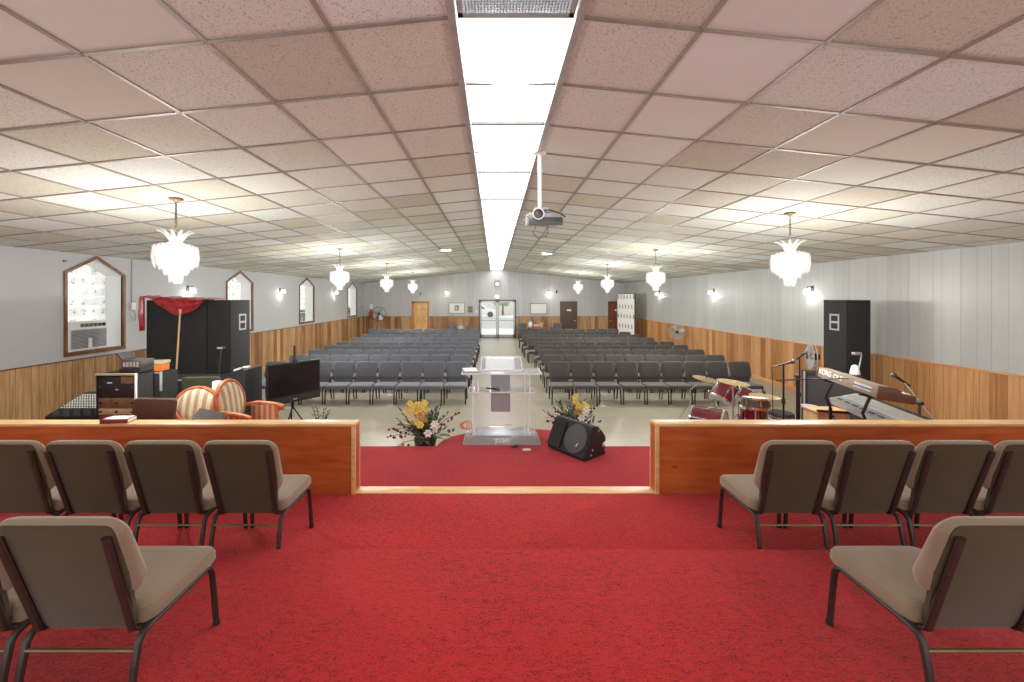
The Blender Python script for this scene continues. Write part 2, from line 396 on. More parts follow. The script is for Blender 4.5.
struct(MB().box(-1.324,1.53,3.755,3.89,Z1-.03,Z1+.006),'trim_1',M['cap'],bevel=.004)
# ceiling
m=MB()
m.add([(XL,YF,ZW),(TX0,YF,ZR),(TX0,YB,ZR),(XL,YB,ZW),(XL,YF,ZW+.1),(TX0,YF,ZR+.1),(TX0,YB,ZR+.1),(XL,YB,ZW+.1)],[(0,1,2,3),(4,5,6,7)])
m.add([(XR,YF,ZW),(TX1,YF,ZR),(TX1,YB,ZR),(XR,YB,ZW)],[(0,1,2,3)])
m.add([(XR,YF,ZW+.1),(TX1,YF,ZR+.1),(TX1,YB,ZR+.1),(XR,YB,ZW+.1)],[(0,1,2,3)])
m.add([(TX0,YF,ZR+.1),(TX1,YF,ZR+.1),(TX1,YB,ZR+.1),(TX0,YB,ZR+.1)],[(0,1,2,3)])
struct(m,'ceiling',M['ceil'],smooth=0)
# ceiling grid (t-bars lying just under the tiles)
m=MB(); sl=(ZR-ZW)/(TX0-XL)
def bar(x0,x1,y0,y1,h=.008):
    a=[(x0,y0),(x1,y0),(x1,y1),(x0,y1)]
    vs=[(x,y,zc(x)-h) for x,y in a]+[(x,y,zc(x)+.004) for x,y in a]
    m.add(vs,[(0,1,2,3),(7,6,5,4),(0,4,5,1),(1,5,6,2),(2,6,7,3),(3,7,4,0)])
W=.0125
for sgn in (-1,1):
    k=1
    while True:
        x=(TX0-k*TILE) if sgn<0 else (TX1+k*TILE)
        if abs(x)>7.6: break
        bar(x-W,x+W,YF,YB); k+=1
    for j in range(-4,32):
        y=TY0+j*TILE
        if y>YB-.05: break
        if sgn<0: bar(XL,TX0,y-W,y+W)
        else: bar(TX1,XR,y-W,y+W)
struct(m,'ceiling_trim_grid',M['tbar'],smooth=0)
for i,x in enumerate((TX0-.012,TX1+.012)): struct(MB().box(x-.022,x+.022,YF,YB,ZR-.024,ZR+.06),'trim_%d'%(5+i),M['troughbar'],smooth=0)
# walls
wins=[(7.06,8.12),(11.3,12.46),(15.5,16.7),(20.6,21.9)]; WB,WS,WA=1.40,2.83,3.13; RD=.36
m=MB(); q=lambda *p: m.add([(XL,y,z) for y,z in p],[tuple(range(len(p)))])
ys=YF
for a,b in wins:
    q((ys,HW),(a,HW),(a,ZW),(ys,ZW)); c=(a+b)/2
    q((a,HW),(b,HW),(b,WB),(a,WB)); q((a,WS),(c,WA),(c,ZW),(a,ZW)); q((c,WA),(b,WS),(b,ZW),(c,ZW)); ys=b
q((ys,HW),(YB,HW),(YB,ZW),(ys,ZW))
struct(m,'wall_left',M['wall'],smooth=0)
m=MB()
for a,b in wins:
    c=(a+b)/2; pts=[(a,WB),(b,WB),(b,WS),(c,WA),(a,WS)]
    for i in range(5):
        (y0,z0),(y1,z1)=pts[i],pts[(i+1)%5]
        m.add([(XL,y0,z0),(XL,y1,z1),(XL-RD,y1,z1),(XL-RD,y0,z0)],[(0,1,2,3)])
struct(m,'wall_left_window_reveals',M['reveal'],smooth=0)
struct(MB().box(XL-.08,XL+.012,YF,YB,0,HW),'wall_left_wainscot',M['wains_l'])
struct(MB().box(XL,XL+.03,YF,YB,HW,HW+.018),'trim_2',M['oldwood'])
struct(MB().box(XL,XL+.03,5.43,YB,0,.09),'baseboard_left',M['base_r'])
struct(MB().box(XR,XR+.08,YF,YB,HW,ZW+.02),'wall_right',M['wall_panel'])
struct(MB().box(XR-.012,XR+.08,YF,YB,0,HW),'wall_right_wainscot',M['wains_r'])
struct(MB().box(XR-.035,XR,YF,YB,HW-.015,HW+.02),'trim_3',M['base_r'],bevel=.005)
struct(MB().box(XR-.04,XR,5.43,YB,0,.11),'baseboard_right',M['base_r'],bevel=.005)
# back wall with the glass door opening
DX0,DX1,DZ=P(479,0,YB).x,P(516,0,YB).x,2.24
m=MB(); q=lambda *p: m.add([(x,YB,z) for x,z in p],[tuple(range(len(p)))])
q((XL,HW),(DX0,HW),(DX0,zc(DX0)+.02),(TX0,ZR+.02),(XL,ZW)) if DX0>TX0 else q((XL,HW),(DX0,HW),(DX0,zc(DX0)+.02),(XL,ZW+.02))
q((DX0,DZ),(DX1,DZ),(DX1,zc(DX1)+.02),(TX1,ZR+.02),(TX0,ZR+.02),(DX0,zc(DX0)+.02))
q((DX1,HW),(XR,HW),(XR,ZW+.02),(DX1,zc(DX1)+.02))
struct(m,'wall_back',M['wall_panel_back'],smooth=0)
m=MB().box(XL,DX0,YB-.012,YB+.1,0,HW).box(DX1,XR,YB-.012,YB+.1,0,HW)
struct(m,'wall_back_wainscot',M['wains_b'])
m=MB().box(XL,DX0,YB-.03,YB,HW,HW+.02).box(DX1,XR,YB-.03,YB,HW,HW+.02)
struct(m,'trim_4',M['oldwood'])
# windows: frame + glass block
for i,(a,b) in enumerate(wins):
    c=(a+b)/2; w=.05; mid=lambda p,k:(c+(p[0]-c)*k, 2.2+(p[1]-2.2)*k)
    outer=[(a-w,WB-w*1.4),(b+w,WB-w*1.4),(b+w,WS+w*.5),(c,WA+w*1.15),(a-w,WS+w*.5)]; inner=[(a,WB),(b,WB),(b,WS),(c,WA),(a,WS)]
    m=MB()
    for k in range(5):
        o0,o1,i1,i0=outer[k],outer[(k+1)%5],inner[(k+1)%5],inner[k]
        m.rings([[(X,*p) for p in (o0,o1,i1,i0)] for X in (XL-.03,XL+.025)])
    fr=struct(m,'window_%d'%(i+1),M['oldwood'],smooth=0)
    gm=MB(); gm.prism(inner,XL-RD-.08,XL-RD,lambda u,v,x:(x,u,v)); gm.build('glass_block_panel',M['block'],fr,smooth=0)
# air conditioners
def ac(y0,y1,z0,z1,label):
    t=thing('window_air_conditioner',label,'air conditioner',(XL-.12,(y0+y1)/2,z0)); w=(y1-y0)/2; h=z1-z0
    MB().box(-.20,0,-w,w,0,h).build('case',M['white'],t,bevel=.012)
    m=MB().box(0,.012,-w*.94,w*.94,h*.05,h*.72); g2=MB()
    for k in range(14): g2.box(.012,.02,-w*.9,w*.9,h*(.07+.046*k),h*(.07+.046*k)+.008)
    m.build('front_grille',M['acgrey'],t); g2.build('louvre',M['steel'],t)
    g3=MB()
    for k in range(6): g3.box(.001,.012,-w*.45+k*w*.23,-w*.45+k*w*.23+w*.18,h*.80,h*.92)
    g3.build('air_outlet',M['steel'],t); MB().box(.012,.03,-.03,.03,h*.06,h*.4).build('filter_tab',M['white'],t,bevel=.004)
    MB().box(0,.012,w*.55,w*.9,h*.80,h*.92).build('control_panel',M['greyplastic'],t)
ac(7.22,7.92,WB,WB+.54,'grey louvred air conditioner sitting in the glass block window above the mixing desk')
ac(15.6,16.2,WB,WB+.5,'grey air conditioner in the third window from the stage')
ac(20.75,21.3,WB,WB+.45,'grey air conditioner in the last window before the back wall')
# filler panel above window one AC
single(MB().box(XL-.32,XL-.30,6.98,8.19,WB+.54,WB+.64),'window_filler_board',M['reveal'],'white filler board resting above the first air conditioner','board') if False else None
t=thing('electrical_conduit','thin grey conduit with outlet box beside first glass block window','conduit',(XL+.012,8.32,0))
MB().tube([(0,0,ZW-.02),(0,0,2.28)],.012).build('pipe',M['greyplastic'],t)
MB().box(-.012,.05,-.05,.05,2.13,2.28).build('outlet_box',M['white'],t,bevel=.006)
MB().tube([(.03,0,2.13),(.06,.03,1.98),(.05,.02,1.9),(.05,-.04,1.97)],.008).build('plug_cord',M['greyplastic'],t)
# ---- doors on the back wall
def door(n,px0,px1,mat,frm,frame_w=.09,panels=False,plate=None,knob=1,deep=False):
    x0,x1=P(px0,0,YB).x,P(px1,0,YB).x; zt=2.14; y=YB-.012
    t=thing('door_%d'%n,None,None,((x0+x1)/2,y,0)); t['kind']='structure'; w=(x1-x0)/2
    m=MB().box(-w,-w+frame_w,-.045,0,0,zt).box(w-frame_w*.5,w,-.045,0,0,zt).box(-w,w,-.045,0,zt-frame_w*.6,zt)
    m.build('door_frame',frm,t,bevel=.006)
    MB().box(-w+frame_w,w-frame_w*.5,-.025,0,0,zt-frame_w*.6).build('door_slab',mat,t)
    if panels:
        a=-w+frame_w; b=w-frame_w*.5; m=MB(); cw=(b-a)/2
        for cxx in (a+cw*.52,b-cw*.52):
            for z0,z1 in ((.2,.78),(.95,1.55),(1.66,1.92)):
                m.box(cxx-cw*.34,cxx+cw*.34,-.034,-.02,z0,z1)
        m.build('raised_panel',mat,t,bevel=.006)
    if plate: MB().box(plate-.13,plate+.13,-.032,-.024,1.58,1.68).build('name_plate',M['white'],t)
    k=MB().lathe([(.02,0),(.02,-.03),(.035,-.045),(.035,-.06),(.015,-.07)],12,(knob*(w-frame_w-.07),-.025,1.0),'y'); k.build('knob',M['chrome'],t)
door(1,412,429,M['doorwood'],M['doorframe'],.16,True,None,1)
door(2,560,577,M['doorbrown'],M['doorbrown'],.06,False,.02,1)
door(3,608,624,M['doorred'],M['doorbrown'],.06,False,.04,-1)
# glass entrance door
t=thing('door_4',None,None,((DX0+DX1)/2,YB,0)); t['kind']='structure'; w=(DX1-DX0)/2
MB().box(-w,-w+.07,-.05,.06,0,DZ).box(w-.07,w,-.05,.06,0,DZ).box(-w,w,-.05,.06,DZ-.07,DZ).box(-w,w,-.05,.06,0,.03).build('door_frame',M['steel'],t)
for s in (-1,1):
    a,b=(-w+.07,-.005) if s<0 else (.005,w-.07); st=.085
    f=MB().box(a,a+st,-.02,.02,.03,DZ-.07).box(b-st,b,-.02,.02,.03,DZ-.07).box(a,b,-.02,.02,.03,.2).box(a,b,-.02,.02,DZ-.15,DZ-.07).build('door_leaf',M['alu'],t)
    MB().box(a+st,b-st,-.005,.005,.2,DZ-.15).build('glass_pane',M['glass'],f)
    MB().box(a+st*.5,b-st*.5,-.07,-.04,1.0,1.05).build('push_bar',M['alu'],f)
# ---- outside seen through the glass door
struct(MB().box(-30,30,YB+.1,75,-.12,-.02),'ground_outside',M['outground'])
struct(MB().box(-30,30,YB+7,46,-.02,-.012),'ground_asphalt_outside',M['asphalt'])
struct(MB().box(-14,14,56,56.4,-.02,4.5),'wall_outside',M['outwall'])
car=thing('car','white car parked outside the glass entrance doors','car',(-1.9,48,-.01))
prof=[(-2.2,.3),(-2.2,.8),(-1.75,.95),(-1.2,1.45),(.4,1.45),(1.1,.95),(2.1,.82),(2.2,.3)]
MB().prism(prof,-.85,.85,lambda u,v,a:(u,a,v)).build('body',M['carwhite'],car,bevel=.05)
for s in (-.86,.86): MB().prism([(-1.45,1.0),(-1.1,1.38),(.35,1.38),(.85,1.0)],s-.01,s+.01,lambda u,v,a:(u,a,v)).build('side_window',M['carglass'],car)
for x in (-1.4,1.4):
    for y in (-.8,.8): MB().lathe([(.08,-.1),(.33,-.1),(.35,0),(.33,.1),(.08,.1)],18,(x,y,.34),'y').build('wheel',M['rubber'],car)
def tree(x,y,h,label):
    t=thing('tree',label,'tree',(x,y,-.02))
    MB().tube([(0,0,0),(.05,0,h*.5),(0,0,h*.7)],[.16,.12,.08]).build('trunk',M['trunk'],t)
    m=MB()
    for k in range(60):
        a,r=random.uniform(0,2*PI),random.uniform(.2,1.2); m.ball((r*math.cos(a),r*math.sin(a),h*.45+random.uniform(0,h*.6)),random.uniform(.25,.5),6,4)
    m.build('foliage',M['hedge'],t)
tree(1.1,53,3.4,'green tree outside behind the drum-side leaf of the glass door')
# ---- half walls (partitions)
def halfwall(x0,x1,inner,label):
    t=thing('half_wall',label,'half wall',((x0+x1)/2,3.75,Z1)); w=(x1-x0)/2; H=1.195-Z1
    s=1 if inner>0 else -1
    e=s*w
    MB().box(-w if s>0 else -w+.03,w-.03 if s>0 else w,.012,.123,0,H-.025).build('panel',M['partition'],t)
    MB().box(-w,w,-.006,.135,H-.025,H).build('top_cap',M['cap'],t,bevel=.005)
    MB().box(e-s*.03,e,-.002,.135,0,H-.025).build('end_board',M['partition'],t)
    MB().box(e-s*.034,e+s*.004,-.008,.012,0,H-.025).box(e-s*.02,e+s*.004,.118,.136,0,H-.025).build('edge_moulding',M['cap'],t,bevel=.003)
halfwall(XL+.012,-1.324,1,'orange varnished wood half wall with a red book on its cap')
halfwall(1.53,XR-.012,-1,'orange varnished wood half wall between the stage chairs and the drum kit')
# ---- ceiling trough fittings
t=thing('air_return_grille','silver egg-crate air grille at the head of the light trough','grille',((TX0+TX1)/2,TY0-.34,ZR)); w=(TX1-TX0)/2-.02
MB().box(-w,w,-.33,-.30,-.012,.01).box(-w,w,.30,.34,-.012,.01).box(-w,-w+.03,-.33,.34,-.012,.01).box(w-.03,w,-.33,.34,-.012,.01).build('grille_frame',M['alu'],t)
m=MB()
for k in range(1,34): x=-w+.03+k*(2*w-.06)/34; m.box(x-.0016,x+.0016,-.3,.3,-.008,.012)
for k in range(1,32): y=-.3+k*.6/32; m.box(-w+.03,w-.03,y-.0016,y+.0016,-.008,.012)
m.build('egg_crate',M['alu'],t,smooth=0)
MB().box(-w,w,-.33,.33,.05,.055).build('glowing_backing',M['dimglow'],t)  # sheet glows by itself to brighten the gaps between the slats
y=TY0; i=0
for i in range(16):
    L=TILE*2 if i else TILE*2
    y0=TY0+i*TILE*2; y1=min(YB-.02,y0+TILE*2)
    if y1-y0<.1: break
    t=thing('light_diffuser','glowing white ceiling diffuser, %s in the trough counting from the air grille'%ORD[i],'ceiling light',((TX0+TX1)/2,y0,ZR),group='light diffusers in the ceiling trough')
    m=MB(); d=(y1-y0)
    for (a,b) in ((.012,d*.5),(d*.5,d-.012)):
        n=8
        vs=[];fs=[]
        for r in range(2):
            yy=a if r==0 else b
            for c in range(n+1):
                u=c/n; xx=-.32+.64*u; sag=(.02+.012*(i%3))*math.sin(PI*u)*(1 if (r==1)==(b<d*.6) else 0)
                vs.append((xx,yy+(.0 if a<.1 else .008),.012-sag*(1.0 if i<5 else .4)))
        for c in range(n): fs.append((c,c+1,n+2+c,n+1+c))
        m.add(vs,fs)
    m.build('diffuser_sheet',M['diff'],t)
    MB().box(-.325,.325,d-.034,d-.002,-.012,.012).build('cross_bar',M['steel'],t); MB().box(-.325,.325,d*.5,d*.5+.02,-.004,.02).build('seam_bar',M['steel'],t)
for px,py,lab in ((445.5,250,'small round glowing ceiling downlight on the window side of the light trough'),(547,253.5,'small round glowing ceiling downlight beyond the projector')):
    Y=395*1.42/(CY-py); X=(px-CX)*Y/F; z=zc(X)
    t=thing('downlight',lab,'ceiling light',(X,Y,z),group='ceiling downlights')
    MB().lathe([(.17,-.012),(.19,-.02),(.19,.0),(.15,0),(.17,-.012)],24).build('trim_ring',M['white'],t)
    MB().lathe([(.001,-.025),(.1,-.022),(.16,-.014),(.16,-.008),(.001,-.008)],24).build('lens',M['spotlit'],t)
# ================================================================== CHAIRS
def make_chair(name,label,fab,back,metal,hook=False):
    t=thing(name,label,'chair'); W=.257
    # seat pad, front at +y
    def sl(z,ins,c=.05): return (z,-W+.012+ins,W-.012-ins,-.145+ins*.6,.285-ins,c)
    MB().pad([sl(.332,.03),sl(.336,.008),sl(.352,0),sl(.385,0),sl(.404,.008),sl(.413,.028),sl(.417,.07,.04)]).build('seat',fab,t)
    # back: z along thickness, mapped to a reclined plane
    def bk(u,v,w):   # u across, v along height 0..1, w forward
        z=.36+v*.488; y=-.165-.138*v+w*.96; return (u,y,z+w*.28)
    m=MB(); rs=[]
    for w,ins in ((0,.02),(.004,.0),(.022,.0),(.03,.012)):
        ring=[]
        for (sx,sv,a0) in ((1,1,0),(-1,1,PI/2),(-1,0,PI),(1,0,1.5*PI)):
            for k in range(5):
                a=a0+k*PI/8; cw=.04; hw=W-.026-ins-(.036 if sv==0 else 0)
                v=(.985-cw/.475-ins if sv else cw/.475+ins-.07)+cw/.475*math.sin(a)
                ring.append(bk(sx*(hw-cw)+cw*math.cos(a),v,w))
            if sv==1 and sx==-1: ring.append(bk(-(W-.026-ins),.5,w))
            if sv==0 and sx==1: ring.append(bk((W-.026-ins),.5,w))
        rs.append(ring)
    m.rings(rs); m.build('back_panel',back,t)
    m=MB(); rs=[]; bk0=bk; bk=lambda u,v,w: bk0(u,v,w*(1-.5*max(0,(v-.55)*2)))
    for w,ins in ((.012,.012),(.03,0),(.06,0),(.085,.014),(.098,.045),(.103,.09)):
        ring=[]
        for (sx,sv,a0) in ((1,1,0),(-1,1,PI/2),(-1,0,PI),(1,0,1.5*PI)):
            for k in range(6):
                a=a0+k*PI/10; cw=.065; hw=W-.006-ins-(.012 if sv==0 else 0)
                top=1.003-ins*.8; bot=.245+ins*1.3
                v=(top-cw/.475 if sv else bot+cw/.475)+cw/.475*math.sin(a)
                ring.append(bk(sx*(hw-cw)+cw*math.cos(a),v,w))
        rs.append(ring)
    m.rings(rs); m.build('backrest',fab,t); bk=bk0
    for s in (-1,1):
        # front leg with its bend into the seat rail, then rear leg
        x=s*.232
        MB().tube([(x+s*.008,.262,0),(x+s*.004,.252,.15),(x,.24,.29),(x,.225,.32),(x,.195,.334),(x,.12,.335),(x,.03,.333)],.0135,8,flat=1.15).build('leg',metal,t)
        MB().tube([(x,.03,.333),(x,-.13,.328),(x,-.165,.318),(x,-.185,.295),(x,-.205,.2),(x+s*.004,-.235,0)],.0135,8,flat=1.15).build('leg',metal,t)
        m=MB(); b=[bk(s*(.195+.016*v),v,-.010) for v in (-.04,.2,.5,.9)]
        m.tube([(s*.205,-.09,.326),(s*.197,-.15,.328)]+b,.012,8,flat=1.5); m.build('back_post',metal,t)
        if hook: MB().tube([(s*.24,.06,.325),(s*.26,.06,.318),(s*.26,.06,.305),(s*.26,.10,.305),(s*.26,.10,.318),(s*.24,.10,.325)],.0035,6).build('link_hook',M['bar'],t)
        if hook:
            for gx,gy in ((x+s*.008,.262),(x+s*.004,-.235)): MB().lathe([(.014,0),(.017,.004),(.017,.02),(.0155,.024)],10,(gx,gy,0)).build('foot_glide',M['rubber'],t)
    MB().tube([(-.232,-.194,.27),(.232,-.194,.27)],.0075,8).build('stretcher',M['bar'] if hook else metal,t)
    MB().box(-.232,.232,.15,.18,.318,.332).box(-.232,.232,-.12,-.09,.316,.332).box(-.02,.02,-.12,.18,.32,.328).build('seat_frame',metal,t)
    return t
SP=.532
proto=make_chair('stage_chair','x',M['taupe'],M['taupe_back'],M['bronze'],True); first=True
def put(pr,used,loc,rz,label,group):
    o=pr if not used else copy_tree(pr)
    place(o,loc,rz,label,group); return o
n=0
def stage(x,y,z,label):
    global n
    o=put(proto,n>0,(x,y,z),random.uniform(-.004,.004),label,'brown chairs on the stage'); n+=1; o.scale=(1,1,1.045 if z==Z1 else 1)
for k in range(4): stage(-1.46-SP/2-k*SP,2.945,Z1,'brown padded chair on lower stage facing the book half wall, %s from the opening'%ORD[k])
for k in range(4): stage(1.80+SP/2+k*SP,2.945,Z1,'brown padded chair on lower stage facing the drum half wall, %s from the opening'%ORD[k])
stage(-1.44-SP/2,1.82,Z2,'brown padded chair on upper stage, window side, beside the bare red carpet')
stage(-1.44-SP*1.5,1.82,Z2,'brown padded chair on upper stage, window side, cut by the frame edge')
stage(1.74+SP/2,1.82,Z2,'brown padded chair on upper stage, drum side, beside the bare red carpet')
RY=[9.07,10.15,11.2,12.24,13.2,14.6,15.75,16.95,18.6]
RX=[1.256,1.28,1.315,1.36,1.335,1.21,1.15,1.16,1.15]
pl_=make_chair('church_chair','x',M['slate'],M['slate'],M['blackmetal']); pr_=make_chair('church_chair','x',M['charcoal'],M['charcoal'],M['blackmetal'])
k1=k2=0
pl_.scale=pr_.scale=(1,1,1.025)
for r in range(9):
    nl=9 if r!=8 else 10
    for c in range(nl):
        put(pl_,k1>0,(-.62-.1*(r==8)-SP/2-c*SP,RY[r]+random.uniform(-.02,.02),0),PI+random.uniform(-.005,.005),
            'grey chair, window-side block, %s row from the stage, %s from the aisle'%(ORD[r],ORD[c]),'slate chairs in the window-side block'); k1+=1
    for c in range(9):
        put(pr_,k2>0,(RX[r]+SP/2+c*SP,RY[r]+random.uniform(-.02,.02),0),PI+random.uniform(-.005,.005),
            'grey chair, drum-side block, %s row from the stage, %s from the aisle'%(ORD[r],ORD[c]),'charcoal chairs in the drum-side block'); k2+=1
# ================================================================== CHANDELIERS AND SCONCES
def make_chandelier():
    t=thing('chandelier','x','chandelier')          # origin: ceiling point; drop measured from there
    D=.44                                            # chain length
    MB().lathe([(.005,0),(.075,0),(.07,-.02),(.03,-.035),(.012,-.05)],20).build('canopy',M['bar'],t)
    m=MB(); zz=-.05; k=0
    while zz>-D:
        if k%2: m.torus((0,0,zz-.022),.016,.0042,12,6,lambda p:Vector((p.x*.8,p.z,p.y*1.5)))
        else: m.torus((0,0,zz-.022),.016,.0042,12,6,lambda p:Vector((p.z,p.x*.8,p.y*1.5)))
        zz-=.036; k+=1
    m.tube([(0,0,-.05),(0,0,-D)],.003,6); m.build('chain',M['bar'],t)
    zb=-D
    MB().lathe([(.02,zb),(.03,zb-.03),(.02,zb-.06),(.05,zb-.08),(.2,zb-.145),(.2,zb-.155),(.02,zb-.16)],24).build('hub',M['chrome'],t)
    for k in range(11):
        a=2*PI*k/11; m=MB(); rs=[]
        for i in range(7):
            u=i/6; r=.03+.15*u**1.2; z=zb-.16+.20*math.sin(u*PI*.5); wd=.026*(1-.45*u)
            c=Vector((r*math.cos(a),r*math.sin(a),z)); s=Vector((-math.sin(a),math.cos(a),0))*wd; up=Vector((0,0,.004))
            rs.append([c-s-up,c+s-up,c+s+up,c-s+up])
        m.rings(rs); m.build('crystal_frond',M['crystal'],t)
    for nm,R,z0,z1,cnt,w in (('outer_crystal_tier',.215,zb-.14,zb-.40,18,.036),('upper_crystal_tier',.165,zb-.12,zb-.43,14,.034),('middle_crystal_tier',.12,zb-.2,zb-.49,11,.032),('inner_crystal_tier',.068,zb-.2,zb-.585,7,.03)):
        m=MB()
        for k in range(cnt):
            a=2*PI*k/cnt; jz=.022*(k%2); er=Vector((math.cos(a),math.sin(a),0)); et=Vector((-er.y,er.x,0)); rs=[]
            for z,s,o in ((z0+.01,.5,-.01),(z0-.015,1,0),((z0+z1)/2,1,.012),(z1+.02+jz,1,-.004),(z1+jz,.4,-.012)):
                c=er*(R+o); c.z=z; rs.append([c+et*w*s,c+er*.007*s,c-et*w*s,c-er*.007*s])
            m.rings(rs)
        m.build(nm,M['crystal'],t,smooth=0)
    return t
ch=make_chandelier()
def lamp(name,loc,e,rad,col=(1,.965,.9)):
    d=bpy.data.lights.new(name,'POINT'); d.energy=e; d.shadow_soft_size=rad; d.color=col
    o=bpy.data.objects.new(name,d); COL.objects.link(o); o.location=loc; return o
spots=[(-3.83,4.75,'first'),(-3.8,9.7,'second'),(-3.82,14.0,'third'),(-3.85,18.6,'fourth'),(4.1,5.48,'first'),(4.02,9.85,'second'),(4.03,14.1,'third'),(4.0,18.9,'fourth')]
for i,(x,y,o) in enumerate(spots):
    c=ch if i==0 else copy_tree(ch)
    place(c,(x,y,zc(x)),i*.3,'glowing tiered crystal chandelier, %s from the stage along the %s side'%(o,'window' if x<0 else 'drum'),'crystal chandeliers')
    lamp('chandelier_bulb',(x,y,zc(x)-.50),38,.08)
    lamp('chandelier_bulb',(x,y,zc(x)-1.10),115,.26)
def make_sconce():
    t=thing('wall_sconce','x','wall lamp')     # faces +x, origin on wall
    MB().box(0,.015,-.04,.04,-.07,.07).build('back_plate',M['steel'],t,bevel=.006)
    MB().tube([(.015,0,.02),(.07,0,.06),(.12,0,.05),(.13,0,.0)],.01,8).build('arm',M['steel'],t)
    MB().lathe([(.02,.0),(.05,-.01),(.062,-.05),(.068,-.12),(.05,-.125),(.03,-.06)],16,(.13,0,0)).build('glass_shade',M['shade_lit'],t)
    return t
sconce=make_sconce()
ss=[(XL+.005,9.84,2.62,0,'white glass sconce on window wall, hanging behind the black cabinets'),(XL+.005,14.06,2.66,0,'white glass sconce between second and third windows of the window wall'),(XL+.005,18.8,2.68,0,'white glass sconce between third and fourth windows of the window wall'),
    (XR-.005,9.5,2.6,PI,'white glass sconce on plank wall beside the tall loudspeaker'),(XR-.005,13.76,2.62,PI,'white glass sconce on plank wall, second from the stage'),(XR-.005,18.3,2.62,PI,'white glass sconce on plank wall near the spotted banner'),
    (P(549,0,YB).x,YB-.005,2.72,-PI/2,'white glass sconce on back wall above the whiteboard'),(P(447,0,YB).x,YB-.005,2.70,-PI/2,'sconce on back wall above the framed picture')]
for i,(x,y,z,rz,l) in enumerate(ss):
    c=sconce if i==0 else copy_tree(sconce); place(c,(x,y,z),rz,l,'wall sconces')
    if i!=7: lamp('sconce_bulb',(x+.16*math.cos(rz),y+.16*math.sin(rz),z-.2),1.7,.03,(1,.96,.9))
# ================================================================== PROJECTOR
t=thing('projector','white video projector hanging from a ceiling pole beside the light trough','projector',(.52,4.22,zc(.52)))
MB().tube([(-.035,0,0),(-.035,0,-.60)],.022,12).build('pole',M['white'],t)
MB().lathe([(.001,0),(.07,0),(.07,-.012),(.025,-.03)],16,(-.035,0,0)).build('ceiling_plate',M['white'],t)
MB().box(-.10,.05,-.07,.07,-.625,-.60).build('mount_bracket',M['greyplastic'],t,bevel=.004)
b=MB(); b.T=Matrix.Rotation(.12,4,'X'); b.box(-.17,.19,-.13,.16,-.77,-.645); b.build('body',M['greyplastic'],t,bevel=.02)
b=MB().box(-.165,.185,-.155,-.125,-.80,-.72); b.build('front_vent',M['steel'],t,bevel=.006)
MB().lathe([(.058,0),(.058,-.04),(.046,-.055),(.046,-.03),(.03,-.03),(.001,-.036)],20,(-.07,-.13,-.69),'y').build('lens',M['steel'],t)
MB().lathe([(.062,-.03),(.062,-.05),(.05,-.05),(.05,-.03),(.062,-.03)],20,(-.07,-.13,-.69),'y').build('lens_ring',M['white'],t)
MB().tube([(.0,.0,-.6),(.08,-.05,-.63),(.15,-.15,-.68),(.21,-.16,-.72)],.007,6).build('cable',M['blackplastic'],t)
MB().tube([(-.08,-.02,-.79),(-.11,-.02,-.86),(-.06,-.02,-.92),(.03,-.02,-.9),(.05,-.02,-.84),(.04,-.02,-.77)],.004,6).build('hanging_loop',M['steel'],t)
MB().tube([(-.16,-.1,-.70),(-.22,-.1,-.70),(-.24,-.1,-.75),(-.2,-.1,-.78)],.004,6).build('side_cable',M['steel'],t)
# ================================================================== PULPIT: lectern, flowers, wedge monitor
Y=5.47; t=thing('acrylic_lectern','clear acrylic lectern with dark centre plate standing on the red pulpit platform','lectern',(.10,5.7,Z0))
ac_,ae=M['acrylic'],M['acr_edge']
MB().pad([(0,-.535,.535,-.25,.26,.03),(.012,-.54,.54,-.25,.26,.03),(.012,-.53,.53,-.24,.25,.03),(.085,-.50,.50,-.2,.24,.03),(.09,-.49,.49,-.19,.23,.03)]).build('base_plinth',M['acr_base'],t)
MB().box(-.42,.42,-.14,.18,.092,.1).build('base_top_plate',M['alu'],t,bevel=.004)
for s in (-1,1):
    x=s*.40
    MB().box(x-.009,x+.009,-.13,.17,.10,.97).build('side_panel',ac_,t)
    MB().box(x-.011,x+.011,-.135,-.125,.10,.97).build('panel_edge',ae,t)
    MB().box(x-s*.065-.008,x-s*.065+.008,-.06,.12,.10,.97).build('inner_panel',ac_,t)
    MB().box(x-s*.065-.009,x-s*.065+.009,-.066,-.058,.10,.97).build('panel_edge',ae,t)
MB().box(-.39,.39,.17,.18,.12,.96).build('front_panel',ac_,t)
MB().box(-.155,.135,.182,.188,.34,.95).build('dark_plate',M['acgrey'],t)
s_=MB().box(-.47,.47,-.14,.2,.70,.712).build('shelf',ac_,t); MB().box(-.47,.47,-.148,-.14,.698,.714).build('shelf_edge',ae,s_); MB().box(-.478,-.47,-.14,.2,.698,.714).build('shelf_edge',ae,s_)
d=MB().box(-.55,.55,-.2,.22,.97,.984).build('desk_top',ac_,t); MB().box(-.55,.55,-.212,-.2,.966,.988).build('desk_edge',ae,d)
for s in (-1,1): MB().box(s*.55,s*.562,-.21,.22,.966,.988).build('desk_edge',ae,d)
b=MB(); b.T=Matrix.Translation((0,-.1,1.0))@Matrix.Rotation(.42,4,'X'); b.box(-.29,.29,0,.36,0,.008); r=b.build('reading_board',ae if False else ac_,t)
b=MB(); b.T=Matrix.Translation((0,-.1,1.0))@Matrix.Rotation(.42,4,'X'); b.box(-.29,.29,-.008,0,-.012,.03).box(-.298,-.29,0,.36,-.004,.012).box(.29,.298,0,.36,-.004,.012).box(-.29,.29,.36,.368,-.004,.012); b.build('board_edge',ae,r)
for s in (-.2,.2): MB().box(s-.008,s+.008,.0,.15,.984,1.06).build('board_support',ac_,t)
o=MB().box(-.1,.1,-.14,.14,0,.012); p=MB().box(-.095,.095,-.13,.13,.012,.02)
